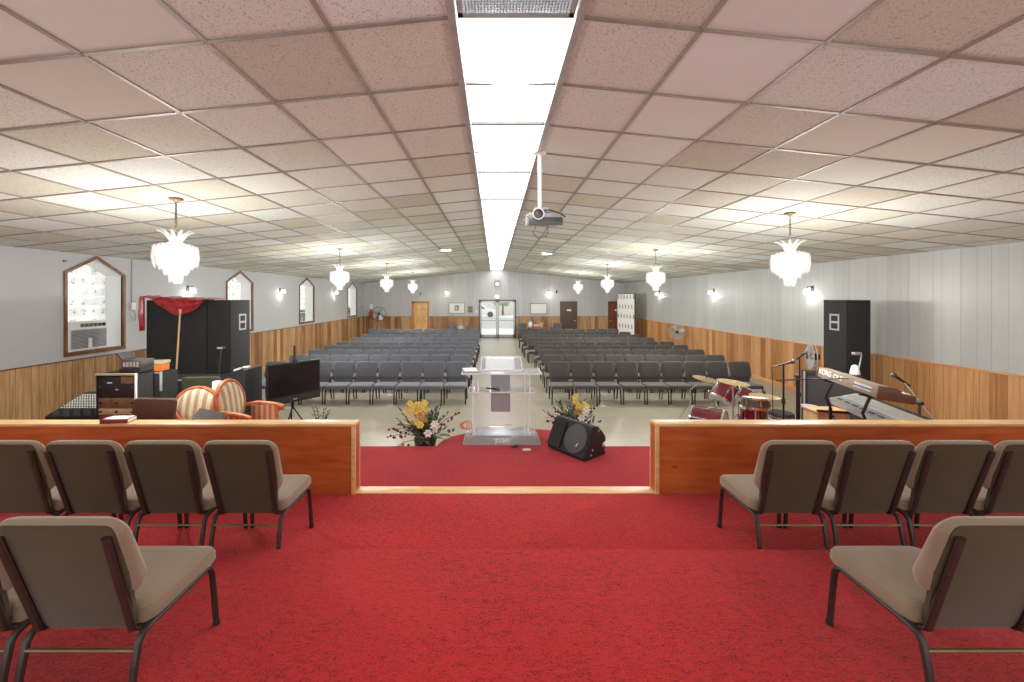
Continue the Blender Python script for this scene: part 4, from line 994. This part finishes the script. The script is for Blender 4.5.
def cymbal(px,py,y,r,tilt,label,boom=None,hat=False,floor=0):
    c=P(px,py,y); t=thing('cymbal',label,'cymbal',(c.x,c.y,floor)); z=c.z-floor
    T=Matrix.Translation((0,0,z))@Matrix.Rotation(tilt[0],4,'X')@Matrix.Rotation(tilt[1],4,'Y')
    pr=[(.006,.026),(.03,.024),(.05,.014),(.055,.011),(r*.6,.002),(r,-.012),(r,-.015),(r*.6,-.002),(.055,.007),(.03,.02),(.006,.022)]
    b=MB(); b.T=T; b.lathe(pr,36); b.build('plate',M['cymbal'],t)
    if hat: b=MB(); b.T=T@Matrix.Translation((0,0,-.03))@Matrix.Rotation(PI,4,'X'); b.lathe(pr,36); b.build('lower_plate',M['cymbal'],t)
    b=MB(); b.T=T; b.lathe([(.001,.022),(.016,.022),(.016,.05),(.007,.055),(.007,.075),(.001,.075)],12); b.build('wing_nut',M['blackplastic'],t)
    if boom:
        bx,by,bz=boom; MB().tube([(0,0,z),(bx,by,z-bz)],.009,8).build('boom_arm',M['chrome'],t); ox,oy,oz=bx,by,z-bz
    else: ox,oy,oz=0,0,z
    MB().tube([(ox,oy,oz),(ox,oy,.15)],.011,8).build('pole',M['alu'],t)
    for k in range(3):
        a=k*2.09+.3; MB().tube([(ox,oy,.36),(ox+.2*math.cos(a),oy+.2*math.sin(a),.01)],.009,6).build('tripod_leg',M['chrome'],t)
    return t
cymbal(706,378.5,DY+1.3,.235,(.10,.14),'brass crash cymbal on the aisle side of the drum kit, on an angled boom',(-.28,.05,.22))
cymbal(733,381.5,DY-.7,.205,(.05,.08),'large brass ride cymbal over the bass drum')
cymbal(764.5,395.5,DY-.28,.205,(.02,.03),'pair of hi-hat cymbals beside the microphone stand',None,True)
t=thing('drum_throne','round black padded drum stool behind the drums','stool',(P(781,0,6.6).x,6.6,0)); z=2.4-115*6.6/395
MB().lathe([(.001,z-.10),(.17,z-.10),(.185,z-.08),(.185,z-.02),(.17,z),(.001,z+.004)],28).build('seat',M['blackplastic'],t)
MB().lathe([(.187,z-.075),(.19,z-.06),(.187,z-.045)],28).build('silver_band',M['chrome'],t)
MB().tube([(0,0,z-.1),(0,0,.12)],.02,10).build('post',M['chrome'],t)
for k in range(3): a=k*2.09; MB().tube([(0,0,.25),(.22*math.cos(a),.22*math.sin(a),.012)],.011,8).build('leg',M['chrome'],t)
cc=P(809.5,406.5,5.95); t=thing('practice_pad','pale grey round practice pad on a stand beside the plywood box','drum pad',(cc.x,cc.y,0)); MB().lathe([(.001,cc.z-.02),(.1,cc.z-.02),(.105,cc.z),(.1,cc.z+.015),(.001,cc.z+.018)],24).build('pad',M['greyplastic'],t); MB().tube([(0,0,.05),(0,0,cc.z-.02)],.012,8).build('pole',M['steel'],t); MB().lathe([(.001,0),(.14,0),(.13,.03),(.02,.06)],20).build('base',M['blackmetal'],t)
# microphone stands
def micstand(label,base,h,floor,mic=None,boom=None,thick=.012,cable=None,mt='blackmetal'):
    t=thing('microphone_stand',label,'microphone stand',(base[0],base[1],floor))
    MB().tube([(0,0,.1),(0,0,h)],thick,8).build('pole',M[mt],t)
    for k in range(3): a=k*2.09+.5; MB().tube([(0,0,.14),(.22*math.cos(a),.22*math.sin(a),.01)],.008,6).build('leg',M['blackmetal'],t)
    MB().lathe([(.001,h*.55),(.02,h*.55),(.02,h*.55+.07),(.001,h*.55+.07)],10).build('clutch',M['blackplastic'],t)
    e=Vector((0,0,h))
    if boom:
        a,b=Vector(boom[0]),Vector(boom[1]); MB().tube([a,b],.008,8).build('boom_arm',M['alu' if mt!='blackmetal' else mt],t); e=b
        MB().lathe([(.001,-.03),(.022,-.03),(.022,.03),(.001,.03)],10,(0,0,h),'y').build('boom_joint',M['blackplastic'],t)
    if mic:
        d=Vector(mic).normalized(); m=MB().tube([e-d*.07,e+d*.1],[.011,.017],10); mo=m.build('microphone',M['blackplastic'],t); MB().ball(e+d*.125,.03,10,7).build('mic_grille',M['steel'],mo)
        if cable: MB().tube([e-d*.07]+[Vector(c) for c in cable],.005,6).build('mic_cable',M['blackplastic'],t)
    return t
c=P(783.5,418,5.2); z=2.4-67*5.2/395-Z0
micstand('slim black microphone stand with cable hanging, in front of the drum stool',(c.x,c.y,Z0),z,Z0,mic=(1,0,.25),cable=[(-.16,0,z-.03),(-.145,0,z-.12),(-.14,0,.3),(-.1,0,.02)])
c=P(797.5,418,5.0); zc_=2.4-84*5.0/395-Z0
micstand('sturdy microphone stand with boom reaching across the organ back',(c.x,c.y,Z0),zc_+.06,Z0,boom=((-.18,.12,zc_-.015),(.06,-.66,zc_+.17)),thick=.017)
c=P(799.5,418,6.4); micstand('thin black stand rising behind the boom microphone stand',(c.x,c.y,0),2.4-60*6.4/395,0,mic=(.2,-.6,.6))
c=P(919.5,418,4.6); z=2.4-106*4.6/395-Z0
a=P(933,419,4.55)-Vector((c.x,c.y,Z0)); b=P(904,382,4.75)-Vector((c.x,c.y,Z0))
micstand('silver boom microphone stand by the plank wall beside the organ cheek',(c.x,c.y,Z0),z,Z0,mic=(-.6,.2,.5),boom=(a,b),thick=.014,mt='steel')
# organ and keyboard on stand
org=thing('organ_keyboard','brown ended organ keyboard on upper tier with white maker lettering on its back','keyboard',(4.245,4.80,Z0+.97),math.atan2(-.964,-.265)); org.scale=(1,1,.88); tl=.14
def ob(): b=MB(); b.T=Matrix.Rotation(-tl,4,'X'); return b
pr=[(0,0),(0,.145),(.13,.145),(.18,.085),(.31,.08),(.31,0)]
ob().prism(pr,-.615,.585,lambda u,v,a:(a,u,v)).build('organ_case',M['organ_back'],org,bevel=.004)
ck=[(-.008,-.01),(-.008,.15),(.15,.155),(.20,.10),(.325,.09),(.325,-.01)]
for a0,a1 in ((-.64,-.615),(.585,.615)): ob().prism(ck,a0,a1,lambda u,v,a:(a,u,v)).build('wood_cheek',M['organ_wood'],org,bevel=.004)
b=ob()
for k in range(36): b.box(-.57+k*.0315,-.57+k*.0315+.029,.19,.305,.085,.10)
b.build('white_keys',M['keyw'],org,smooth=0)
b=ob()
for k in range(35):
    if k%7 not in (2,6): b.box(-.55+k*.0315,-.55+k*.0315+.016,.19,.26,.10,.112)
b.build('black_keys',M['blackplastic'],org,smooth=0)
b=ob().box(.18,.5,-.004,.0,.04,.11); b.build('socket_panel',M['greyplastic'],org)
b=ob(); 
for k in range(9): b.lathe([(.001,0),(.009,0),(.008,-.008),(.001,-.008)],8,(.2+.035*k,-.004,.075),'y')
b.build('jack_sockets',M['blackplastic'],org)
def lettering(s,size,loc,parent,mat,T):
    cu=bpy.data.curves.new('lettering','FONT'); cu.body=s; cu.size=size; cu.extrude=.001; cu.offset=.0012; cu.align_x='LEFT'
    o=bpy.data.objects.new('lettering_source',cu); COL.objects.link(o); dg=bpy.context.evaluated_depsgraph_get()
    me=bpy.data.meshes.new_from_object(o.evaluated_get(dg)); bpy.data.objects.remove(o)
    me.materials.clear(); me.materials.append(mat); me.transform(T); n=bpy.data.objects.new('lettering',me); COL.objects.link(n); n.parent=parent; return n
RX90=Matrix.Rotation(PI/2,4,'X')
lettering('KORG',.105,None,org,M['white'],Matrix.Rotation(-tl,4,'X')@Matrix.Translation((-.59,-.003,.055))@RX90)
lettering('CX-3',.085,None,org,M['white'],Matrix.Rotation(-tl,4,'X')@Matrix.Translation((-.25,-.003,.055))@RX90)
lettering('MUSIC',.05,None,org,M['white'],Matrix.Rotation(-tl,4,'X')@Matrix.Translation((.02,-.003,.075))@RX90) if False else None
lk=thing('silver_keyboard','silver grey synthesizer keyboard on the lower tier beneath the organ','keyboard',(4.42,4.72,Z0+.60),math.atan2(-.964,-.265)); t2_=.26
def ob(): b=MB(); b.T=Matrix.Rotation(t2_,4,'X'); return b
ob().box(-.68,.62,-.02,.34,0,.085).build('keyboard_case',M['silver'],lk,bevel=.012)
b=ob().box(-.66,.60,.30,.335,.085,.093); b.build('rear_rail',M['blackplastic'],lk)
b=ob()
for k in range(7): b.box(-.6+k*.16,-.6+k*.16+.11,.03,.06,.085,.088)
b.build('button_row',M['steel'],lk)
b=ob().box(-.64,.58,.12,.27,.085,.098); b.build('key_bed',M['keyw'],lk)
ob().box(.28,.60,-.03,-.02,.01,.07).build('end_panel',M['oldwood'],lk)
st=thing('keyboard_stand','black two tier tubular keyboard stand holding organ and synthesizer','keyboard stand',(4.245,4.80,Z0),math.atan2(-.964,-.265)); mt=M['blackmetal']
for x in (-.40,.36):
    MB().tube([(x,.05,.0),(x,.05,.60)],.02,8).build('upright',mt,st); MB().tube([(x,.05,.60),(x-.0,.0,.74),(x,.07,.93)],.016,8).build('upper_bracket',mt,st)
    MB().tube([(x,-.03,.955),(x,.40,.895)],.015,8).build('organ_arm',mt,st); MB().tube([(x,-.1,.55),(x,.40,.55)],.016,8).build('lower_arm',mt,st)
    MB().tube([(x,-.22,.015),(x,.36,.015)],.018,8).build('foot_bar',mt,st)
MB().tube([(-.40,.05,.12),(.36,.05,.50)],.014,8).build('cross_brace',mt,st); MB().tube([(-.40,.075,.50),(.36,.075,.12)],.014,8).build('cross_brace',mt,st)
# white shaded lamp behind the organ
c=P(855,373,5.9); t=thing('desk_lamp','white shaded lamp with bent metal arm behind the organ','lamp',(c.x,c.y,0))
z=c.z; MB().tube([(0,0,.02),(0,0,z-.02)],.014,8).build('pole',M['steel'],t); MB().lathe([(.001,0),(.15,0),(.15,.015),(.02,.03)],20).build('base',M['blackmetal'],t)
MB().lathe([(.06,z-.02),(.062,z),(.042,z+.10),(.02,z+.12),(.001,z+.12)],18).build('lamp_shade',M['white'],t)
MB().tube([(.04,0,z-.02),(.06,0,z+.08),(.1,0,z+.27),(.08,0,z+.29),(.02,0,z+.29)],.008,8).build('bent_arm',M['alu'],t); MB().box(-.03,.08,-.03,.03,z+.27,z+.31).build('lamp_head',M['alu'],t,bevel=.008)
# plywood box, small items
x0=P(818,0,5.44).x; x1=P(850,0,5.44).x; t=thing('plywood_box','pale plywood box standing behind the keyboard stand','box',((x0+x1)/2,5.60,0)); w=(x1-x0)/2
MB().box(-w,w,-.16,.1,.01,.80).build('box_body',M['tan'],t,bevel=.006); MB().box(-w-.01,w+.01,-.17,.11,.80,.82).build('lid',M['tan'],t,bevel=.004); MB().box(-w*.8,w*.8,-.165,-.158,.0,.05).build('skirting_strip',M['oldwood'],t)
x0=P(816,0,6.6).x; x1=P(842,0,6.6).x; t=thing('bass_amplifier','dark amplifier cabinet with pale edge beneath the organ','amplifier',(5.86,6.75,0),-.5)
MB().box(-.48,.3,-.2,.1,.02,1.1).build('cabinet',M['blackcab'],t,bevel=.01); MB().box(-.495,-.475,-.215,-.19,.02,1.12).build('edge_strip',M['greyplastic'],t); MB().box(-.44,.26,-.206,-.2,.1,1.05).build('speaker_cloth',M['grille'],t)
for sx in (-.4,.24):
    for sy in (-.14,.05): MB().box(sx-.03,sx+.03,sy-.03,sy+.03,0,.02).build('foot',M['rubber'],t)
# fans
def fan(label,cx,cy,cz,R,rz,tilt=0,name='pedestal_fan',floor=0,mt='greyplastic'):
    t=thing(name,label,'fan',(cx,cy,floor),rz); z=cz-floor
    MB().lathe([(.001,0),(R*.8,0),(R*.8,.015),(.05,.04),(.02,.06)],24).build('base',M['blackmetal'],t); MB().tube([(0,.05,.03),(0,.05,z-.02)],.014,8).build('pole',M['alu'],t)
    T=Matrix.Translation((0,0,z))@Matrix.Rotation(tilt,4,'X')
    b=MB(); b.T=T; b.lathe([(.001,.02),(.06,.02),(.07,.06),(.05,.14),(.001,.15)],16,(0,0,0),'y'); b.build('motor',M['blackplastic'],t)
    b=MB(); b.T=T
    rot=lambda p:Vector((p.x,p.z,p.y))
    for r,y in ((R,0),(R*.99,.05)): b.torus((0,y,0),r,.008,32,6,rot)
    for r in (.3,.5,.7,.87): b.torus((0,-.03*(1-r),0),R*r,.003,28,5,rot)
    for k in range(36): a=2*PI*k/36; b.tube([(.06*math.cos(a),-.045,.06*math.sin(a)),(R*.6*math.cos(a),-.03,R*.6*math.sin(a)),(R*math.cos(a),0,R*math.sin(a))],.003,5)
    b.build('wire_guard',M[mt],t)
    b=MB(); b.T=T; b.lathe([(.001,-.05),(.055,-.05),(.06,-.04),(.001,-.03)],16,(0,0,0),'y'); b.build('hub_badge',M['blackplastic'],t)
    for k in range(4):
        a=k*PI/2+.4; b=MB(); b.T=T; vs=[]
        for i in range(5):
            u=.05+(R*.85-.05)*i/4; wd=R*.22*(.5+i/5); d=Vector((math.cos(a),0,math.sin(a))); s=Vector((-math.sin(a),0,math.cos(a)))
            vs+= [d*u-s*wd+Vector((0,.0,0)),d*u+s*wd+Vector((0,.035,0))]
        b.add(vs,[(2*i,2*i+1,2*i+3,2*i+2) for i in range(4)]); b.build('blade',M['silver'],t)
    return t
fan('grey round fan turned sideways, beside the tall drum side loudspeaker',5.95,7.45,2.4-59.5*7.45/395,.235,-1.98,0)
fan('grey pedestal fan by the plank wall far down the drum side',P(678.3,0,15.6).x-.05,15.6,2.4-35*15.6/395,.30,-.35,0)
fan('large dark rimmed pedestal fan in the far window side corner',P(379,0,22).x,22.0,2.4-17*22/395,.40,.25,0,mt='blackmetal')
# ================================================================== BACK WALL THINGS
yb=YB-.012
t=thing('fire_extinguisher','red fire extinguisher with white sign beside the far corner fan','fire extinguisher',(P(371.3,0,YB).x,YB-.09,1.18))
MB().lathe([(.001,0),(.08,0),(.085,.02),(.085,.34),(.05,.42),(.025,.44),(.001,.45)],18).build('cylinder',M['extred'],t); MB().box(-.03,.03,-.04,.03,.44,.5).build('valve_handle',M['blackplastic'],t); MB().tube([(.03,0,.46),(.11,-.02,.4),(.10,-.02,.1)],.012,6).build('hose',M['blackplastic'],t)
MB().box(-.08,.08,.06,.075,.06,.3).build('wall_bracket',M['steel'],t); MB().box(-.09,.09,.075,.085,.52,.80).build('sign',M['white'],t)
# pale wall lettering (unreadable from here)
t=thing('wall_lettering','row of small silver letters on back wall between corner fan and blonde door','lettering',(P(401.5,0,YB).x,YB,2.4-10.2*YB/395))
R=random.Random(4)
for k in range(9):
    x=-.50+k*.125; m=MB(); h=.09
    m.box(x-.035,x-.022,-.012,0,-h,h)
    if k%3!=1: m.box(x-.035,x+.035,-.012,0,h-.022,h)
    if k%2: m.box(x+.022,x+.035,-.012,0,-h,h*.9)
    if k%4!=3: m.box(x-.035,x+.03,-.012,0,-.011,.011)
    if k%3==0: m.box(x-.035,x+.035,-.012,0,-h,-h+.022)
    m.build('letter',M['alu'],t)
t=thing('wall_clock','round white wall clock with dark rim above the glass doors','clock',(P(497.3,0,YB).x,YB-.001,2.4+13*YB/395))
MB().lathe([(.14,0),(.175,0),(.175,-.05),(.14,-.05),(.14,0)],28,(0,0,0),'y').build('rim',M['steel'],t); MB().lathe([(.001,-.005),(.145,-.005),(.145,-.03),(.001,-.03)],28,(0,0,0),'y').build('dial',M['white'],t)
for a,l in ((.5,.1),(2.2,.07)): MB().tube([(0,-.034,0),(l*math.sin(a),-.034,l*math.cos(a))],.006,6).build('clock_hand',M['blackplastic'],t)
single(MB().box(-.17,.17,-.03,0,-.05,.05),'name_plaque',M['greyplastic'],'small grey plaque mounted above the wall clock','plaque',loc=(P(497.3,0,YB).x,YB-.001,2.4+17.3*YB/395),bevel=.006)
t=thing('exit_light','small glowing lamp box just above the glass doors','emergency light',(P(497,0,YB).x,YB-.001,2.30)); MB().box(-.13,.13,-.07,0,0,.06).build('housing',M['white'],t,bevel=.008); MB().lathe([(.001,.06),(.07,.06),(.08,.1),(.05,.16),(.001,.17)],16,(0,-.04,0)).build('lens',M['shade_lit'],t)
def framed(name,label,px0,px1,py0,py1,frame,face,cat,art=None,th=.03):
    a,b=P(px0,py0,YB),P(px1,py1,YB); t=thing(name,label,cat,((a.x+b.x)/2,YB-.001,(a.z+b.z)/2)); w,h=(b.x-a.x)/2,(a.z-b.z)/2
    MB().box(-w,w,-.03,0,h-th,h).box(-w,w,-.03,0,-h,-h+th).box(-w,-w+th,-.03,0,-h,h).box(w-th,w,-.03,0,-h,h).build('picture_frame',frame,t); MB().box(-w+th,w-th,-.018,0,-h+th,h-th).build('picture_face',face,t)
    if art: art(t,w,h)
    return t
def art(t,w,h): MB().box(-.12,.13,-.022,-.018,-h*.45,h*.5).build('print',M['steel'],t); MB().box(-.06,.0,-.026,-.022,-h*.2,h*.25).build('print_detail',M['paper'],t); MB().box(.04,.1,-.026,-.022,-h*.35,h*.1).build('print_detail',M['greyplastic'],t)
framed('framed_picture','white framed picture with small dark print beside the glass doors','449','465',0,0,None,None,'picture') if False else None
framed('framed_picture','white mounted picture with small dark print, window side of the glass doors',448.8,464.8,302.7,313.6,M['steel'],M['paper'],'picture',art)
framed('whiteboard','blank whiteboard on back wall, drum side of the glass doors',530,547,303.2,314.2,M['steel'],M['white'],'whiteboard',None,.04)
framed('green_notice','small green notice on back wall between picture and glass doors',468.2,472.6,306.3,312.4,M['oldwood'],M['green_sign'],'notice')
single(MB().box(-.04,.04,-.03,0,-.07,.07),'wall_thermostat',M['white'],'small white thermostat on back wall beside the glass door frame','thermostat',loc=(P(476.5,0,YB).x,YB-.001,2.4-14.5*YB/395),bevel=.008)  # plain thermostat without a switch
for px,py,l in ((420.6,293.8,'small grey sensor box above the blonde door'),(556.6,291.7,'small black speaker box beside the back wall sconce')):
    single(MB().box(-.04,.04,-.06,0,-.09,.09),'wall_sensor',M['steel' if px<500 else 'blackplastic'],l,'sensor',loc=(P(px,0,YB).x,YB-.001,2.4-(py-297)*YB/395),bevel=.01)
single(MB().box(0,.03,-.025,.025,-.015,.015),'wall_sensor',M['steel'],'tiny dark sensor high on window wall above the first window','sensor',loc=(XL+.001,7.02,2.4+36*7.02/395),bevel=.006)
single(MB().box(0,.03,-.35,.35,-.06,.06),'wall_plaque',M['greyplastic'],'narrow grey plaque on window wall in the far corner','plaque',loc=(XL+.001,22.55,2.4-10*22.5/395),bevel=.006)
# spotted banner screen
a=Vector((6.62,21.3,0)); b=Vector((6.99,19.7,0)); L=(b-a).length; t=thing('banner_screen','white banner screen with rows of small brown marks by the far plank wall','banner',tuple((a+b)/2),math.atan2(b.y-a.y,b.x-a.x)); w=L/2
MB().box(-w,w,0,.03,.10,2.55).build('banner_face',M['white'],t); MB().box(w-.02,w+.02,-.01,.05,0.02,2.57).build('side_pole',M['steel'],t); MB().box(-w-.02,-w+.02,-.01,.05,.02,2.57).build('side_pole',M['steel'],t)
MB().box(-w,w,-.005,.04,2.55,2.58).build('top_bar',M['steel'],t)
for x in (-w,w): MB().box(x-.03,x+.03,-.2,.25,0,.03).build('foot',M['steel'],t)
for r in range(5):
    for c in range(6 if r%2==0 else 5):
        x=-w+.10+(c+(0 if r%2==0 else .5))*(2*w-.2)/5; z=2.4-r*.5
        MB().box(x-.035,x+.035,-.006,0,z-.1,z+.1).build('printed_mark',M['doorred'] if (r+c)%3 else M['steel'],t)
# tables with things at the back
def table(name,label,x0,x1,y,z):
    t=thing(name,label,'table',((x0+x1)/2,y,0)); w=(x1-x0)/2
    MB().box(-w,w,-.3,.3,z-.035,z).build('tabletop',M['oldwood'],t,bevel=.006)
    for sx in (-1,1):
        for sy in (-1,1): MB().tube([(sx*(w-.06),sy*.24,0),(sx*(w-.06),sy*.24,z-.035)],.018,8).build('leg',M['blackmetal'],t)
yt=22.3; zt=2.4-30*yt/395
table('back_table','small brown table under the whiteboard carrying containers',P(528,0,yt).x,P(552,0,yt).x,yt,zt)
t=thing('white_canister','white canister on the table under the whiteboard','canister',(P(530.2,0,yt).x,yt-.1,zt)); MB().lathe([(.001,0),(.1,0),(.11,.02),(.11,.26),(.09,.29),(.001,.29)],18).build('body',M['white'],t); MB().lathe([(.001,.29),(.07,.29),(.06,.34),(.001,.345)],16).build('lid',M['greyplastic'],t)
t=thing('pink_box','pinkish red box on the table under the whiteboard','box',(P(536,0,yt).x,yt-.15,zt)); MB().box(-.16,.16,-.1,.1,0,.1).build('carton',M['redp'],t,bevel=.008); MB().box(-.16,.16,-.1,.1,.1,.13).build('lid',M['white'],t,bevel=.006)
t=thing('tan_bucket','tan bucket with dark lid on the table under the whiteboard','bucket',(P(541,0,yt).x,yt-.1,zt)); MB().lathe([(.001,0),(.1,0),(.12,.26),(.125,.27),(.001,.27)],18).build('body',M['beige'],t); MB().lathe([(.001,.27),(.128,.27),(.12,.30),(.001,.31)],18).build('lid',M['oldwood'],t)
yt2=22.2; z2=2.4-33*yt2/395
table('back_table','low brown table under the framed picture carrying bags',P(446,0,yt2).x,P(475,0,yt2).x,yt2,z2)
for px,m_,l,s in ((451.5,'bluebag','dark slumped bag on the table under the framed picture',1.0),(460.5,'greybag','light grey bag on the table under the framed picture',.8),(468.5,'bluebag','small dark bag beside the light grey bag at the back',.6)):
    t=thing('cloth_bag',l,'bag',(P(px,0,yt2).x,yt2-.02,z2)); MB().lathe([(.001,0),(.2*s,0),(.25*s,.08*s),(.24*s,.2*s),(.15*s,.30*s),(.06*s,.33*s),(.001,.33*s)],14).build('sack',M[m_],t); MB().torus((0,0,.34*s),.08*s,.012,16,6,lambda p:Vector((p.x,p.z,p.y))).build('carry_loop',M[m_],t)
for px,y,l in ((522.5,22.2,'grey padded chair against the back wall between glass doors and whiteboard table'),(558.5,22.3,'grey padded chair against the back wall between whiteboard table and dark door')):
    simple_chair('grey_chair',l,(P(px,0,y).x,y,0),PI,M['slate'],.92,.24,group='grey chairs along the back wall')
# ================================================================== LIGHT
w=bpy.data.worlds.new('world'); sc.world=w; w.use_nodes=True
bg=w.node_tree.nodes['Background']; bg.inputs[0].default_value=(1,.985,.96,1); bg.inputs[1].default_value=1.1
sd=bpy.data.lights.new('sun','SUN'); sd.energy=1.8; sd.angle=.02; s=bpy.data.objects.new('sun',sd); COL.objects.link(s)
s.rotation_euler=(math.radians(-38),math.radians(14),0)
sc.view_settings.view_transform='Standard'; sc.view_settings.look='None'; sc.view_settings.exposure=0.45; sc.view_settings.gamma=1.08
sc.cycles.use_denoising=True; sc.cycles.max_bounces=8; sc.cycles.transparent_max_bounces=24; sc.cycles.sample_clamp_indirect=8
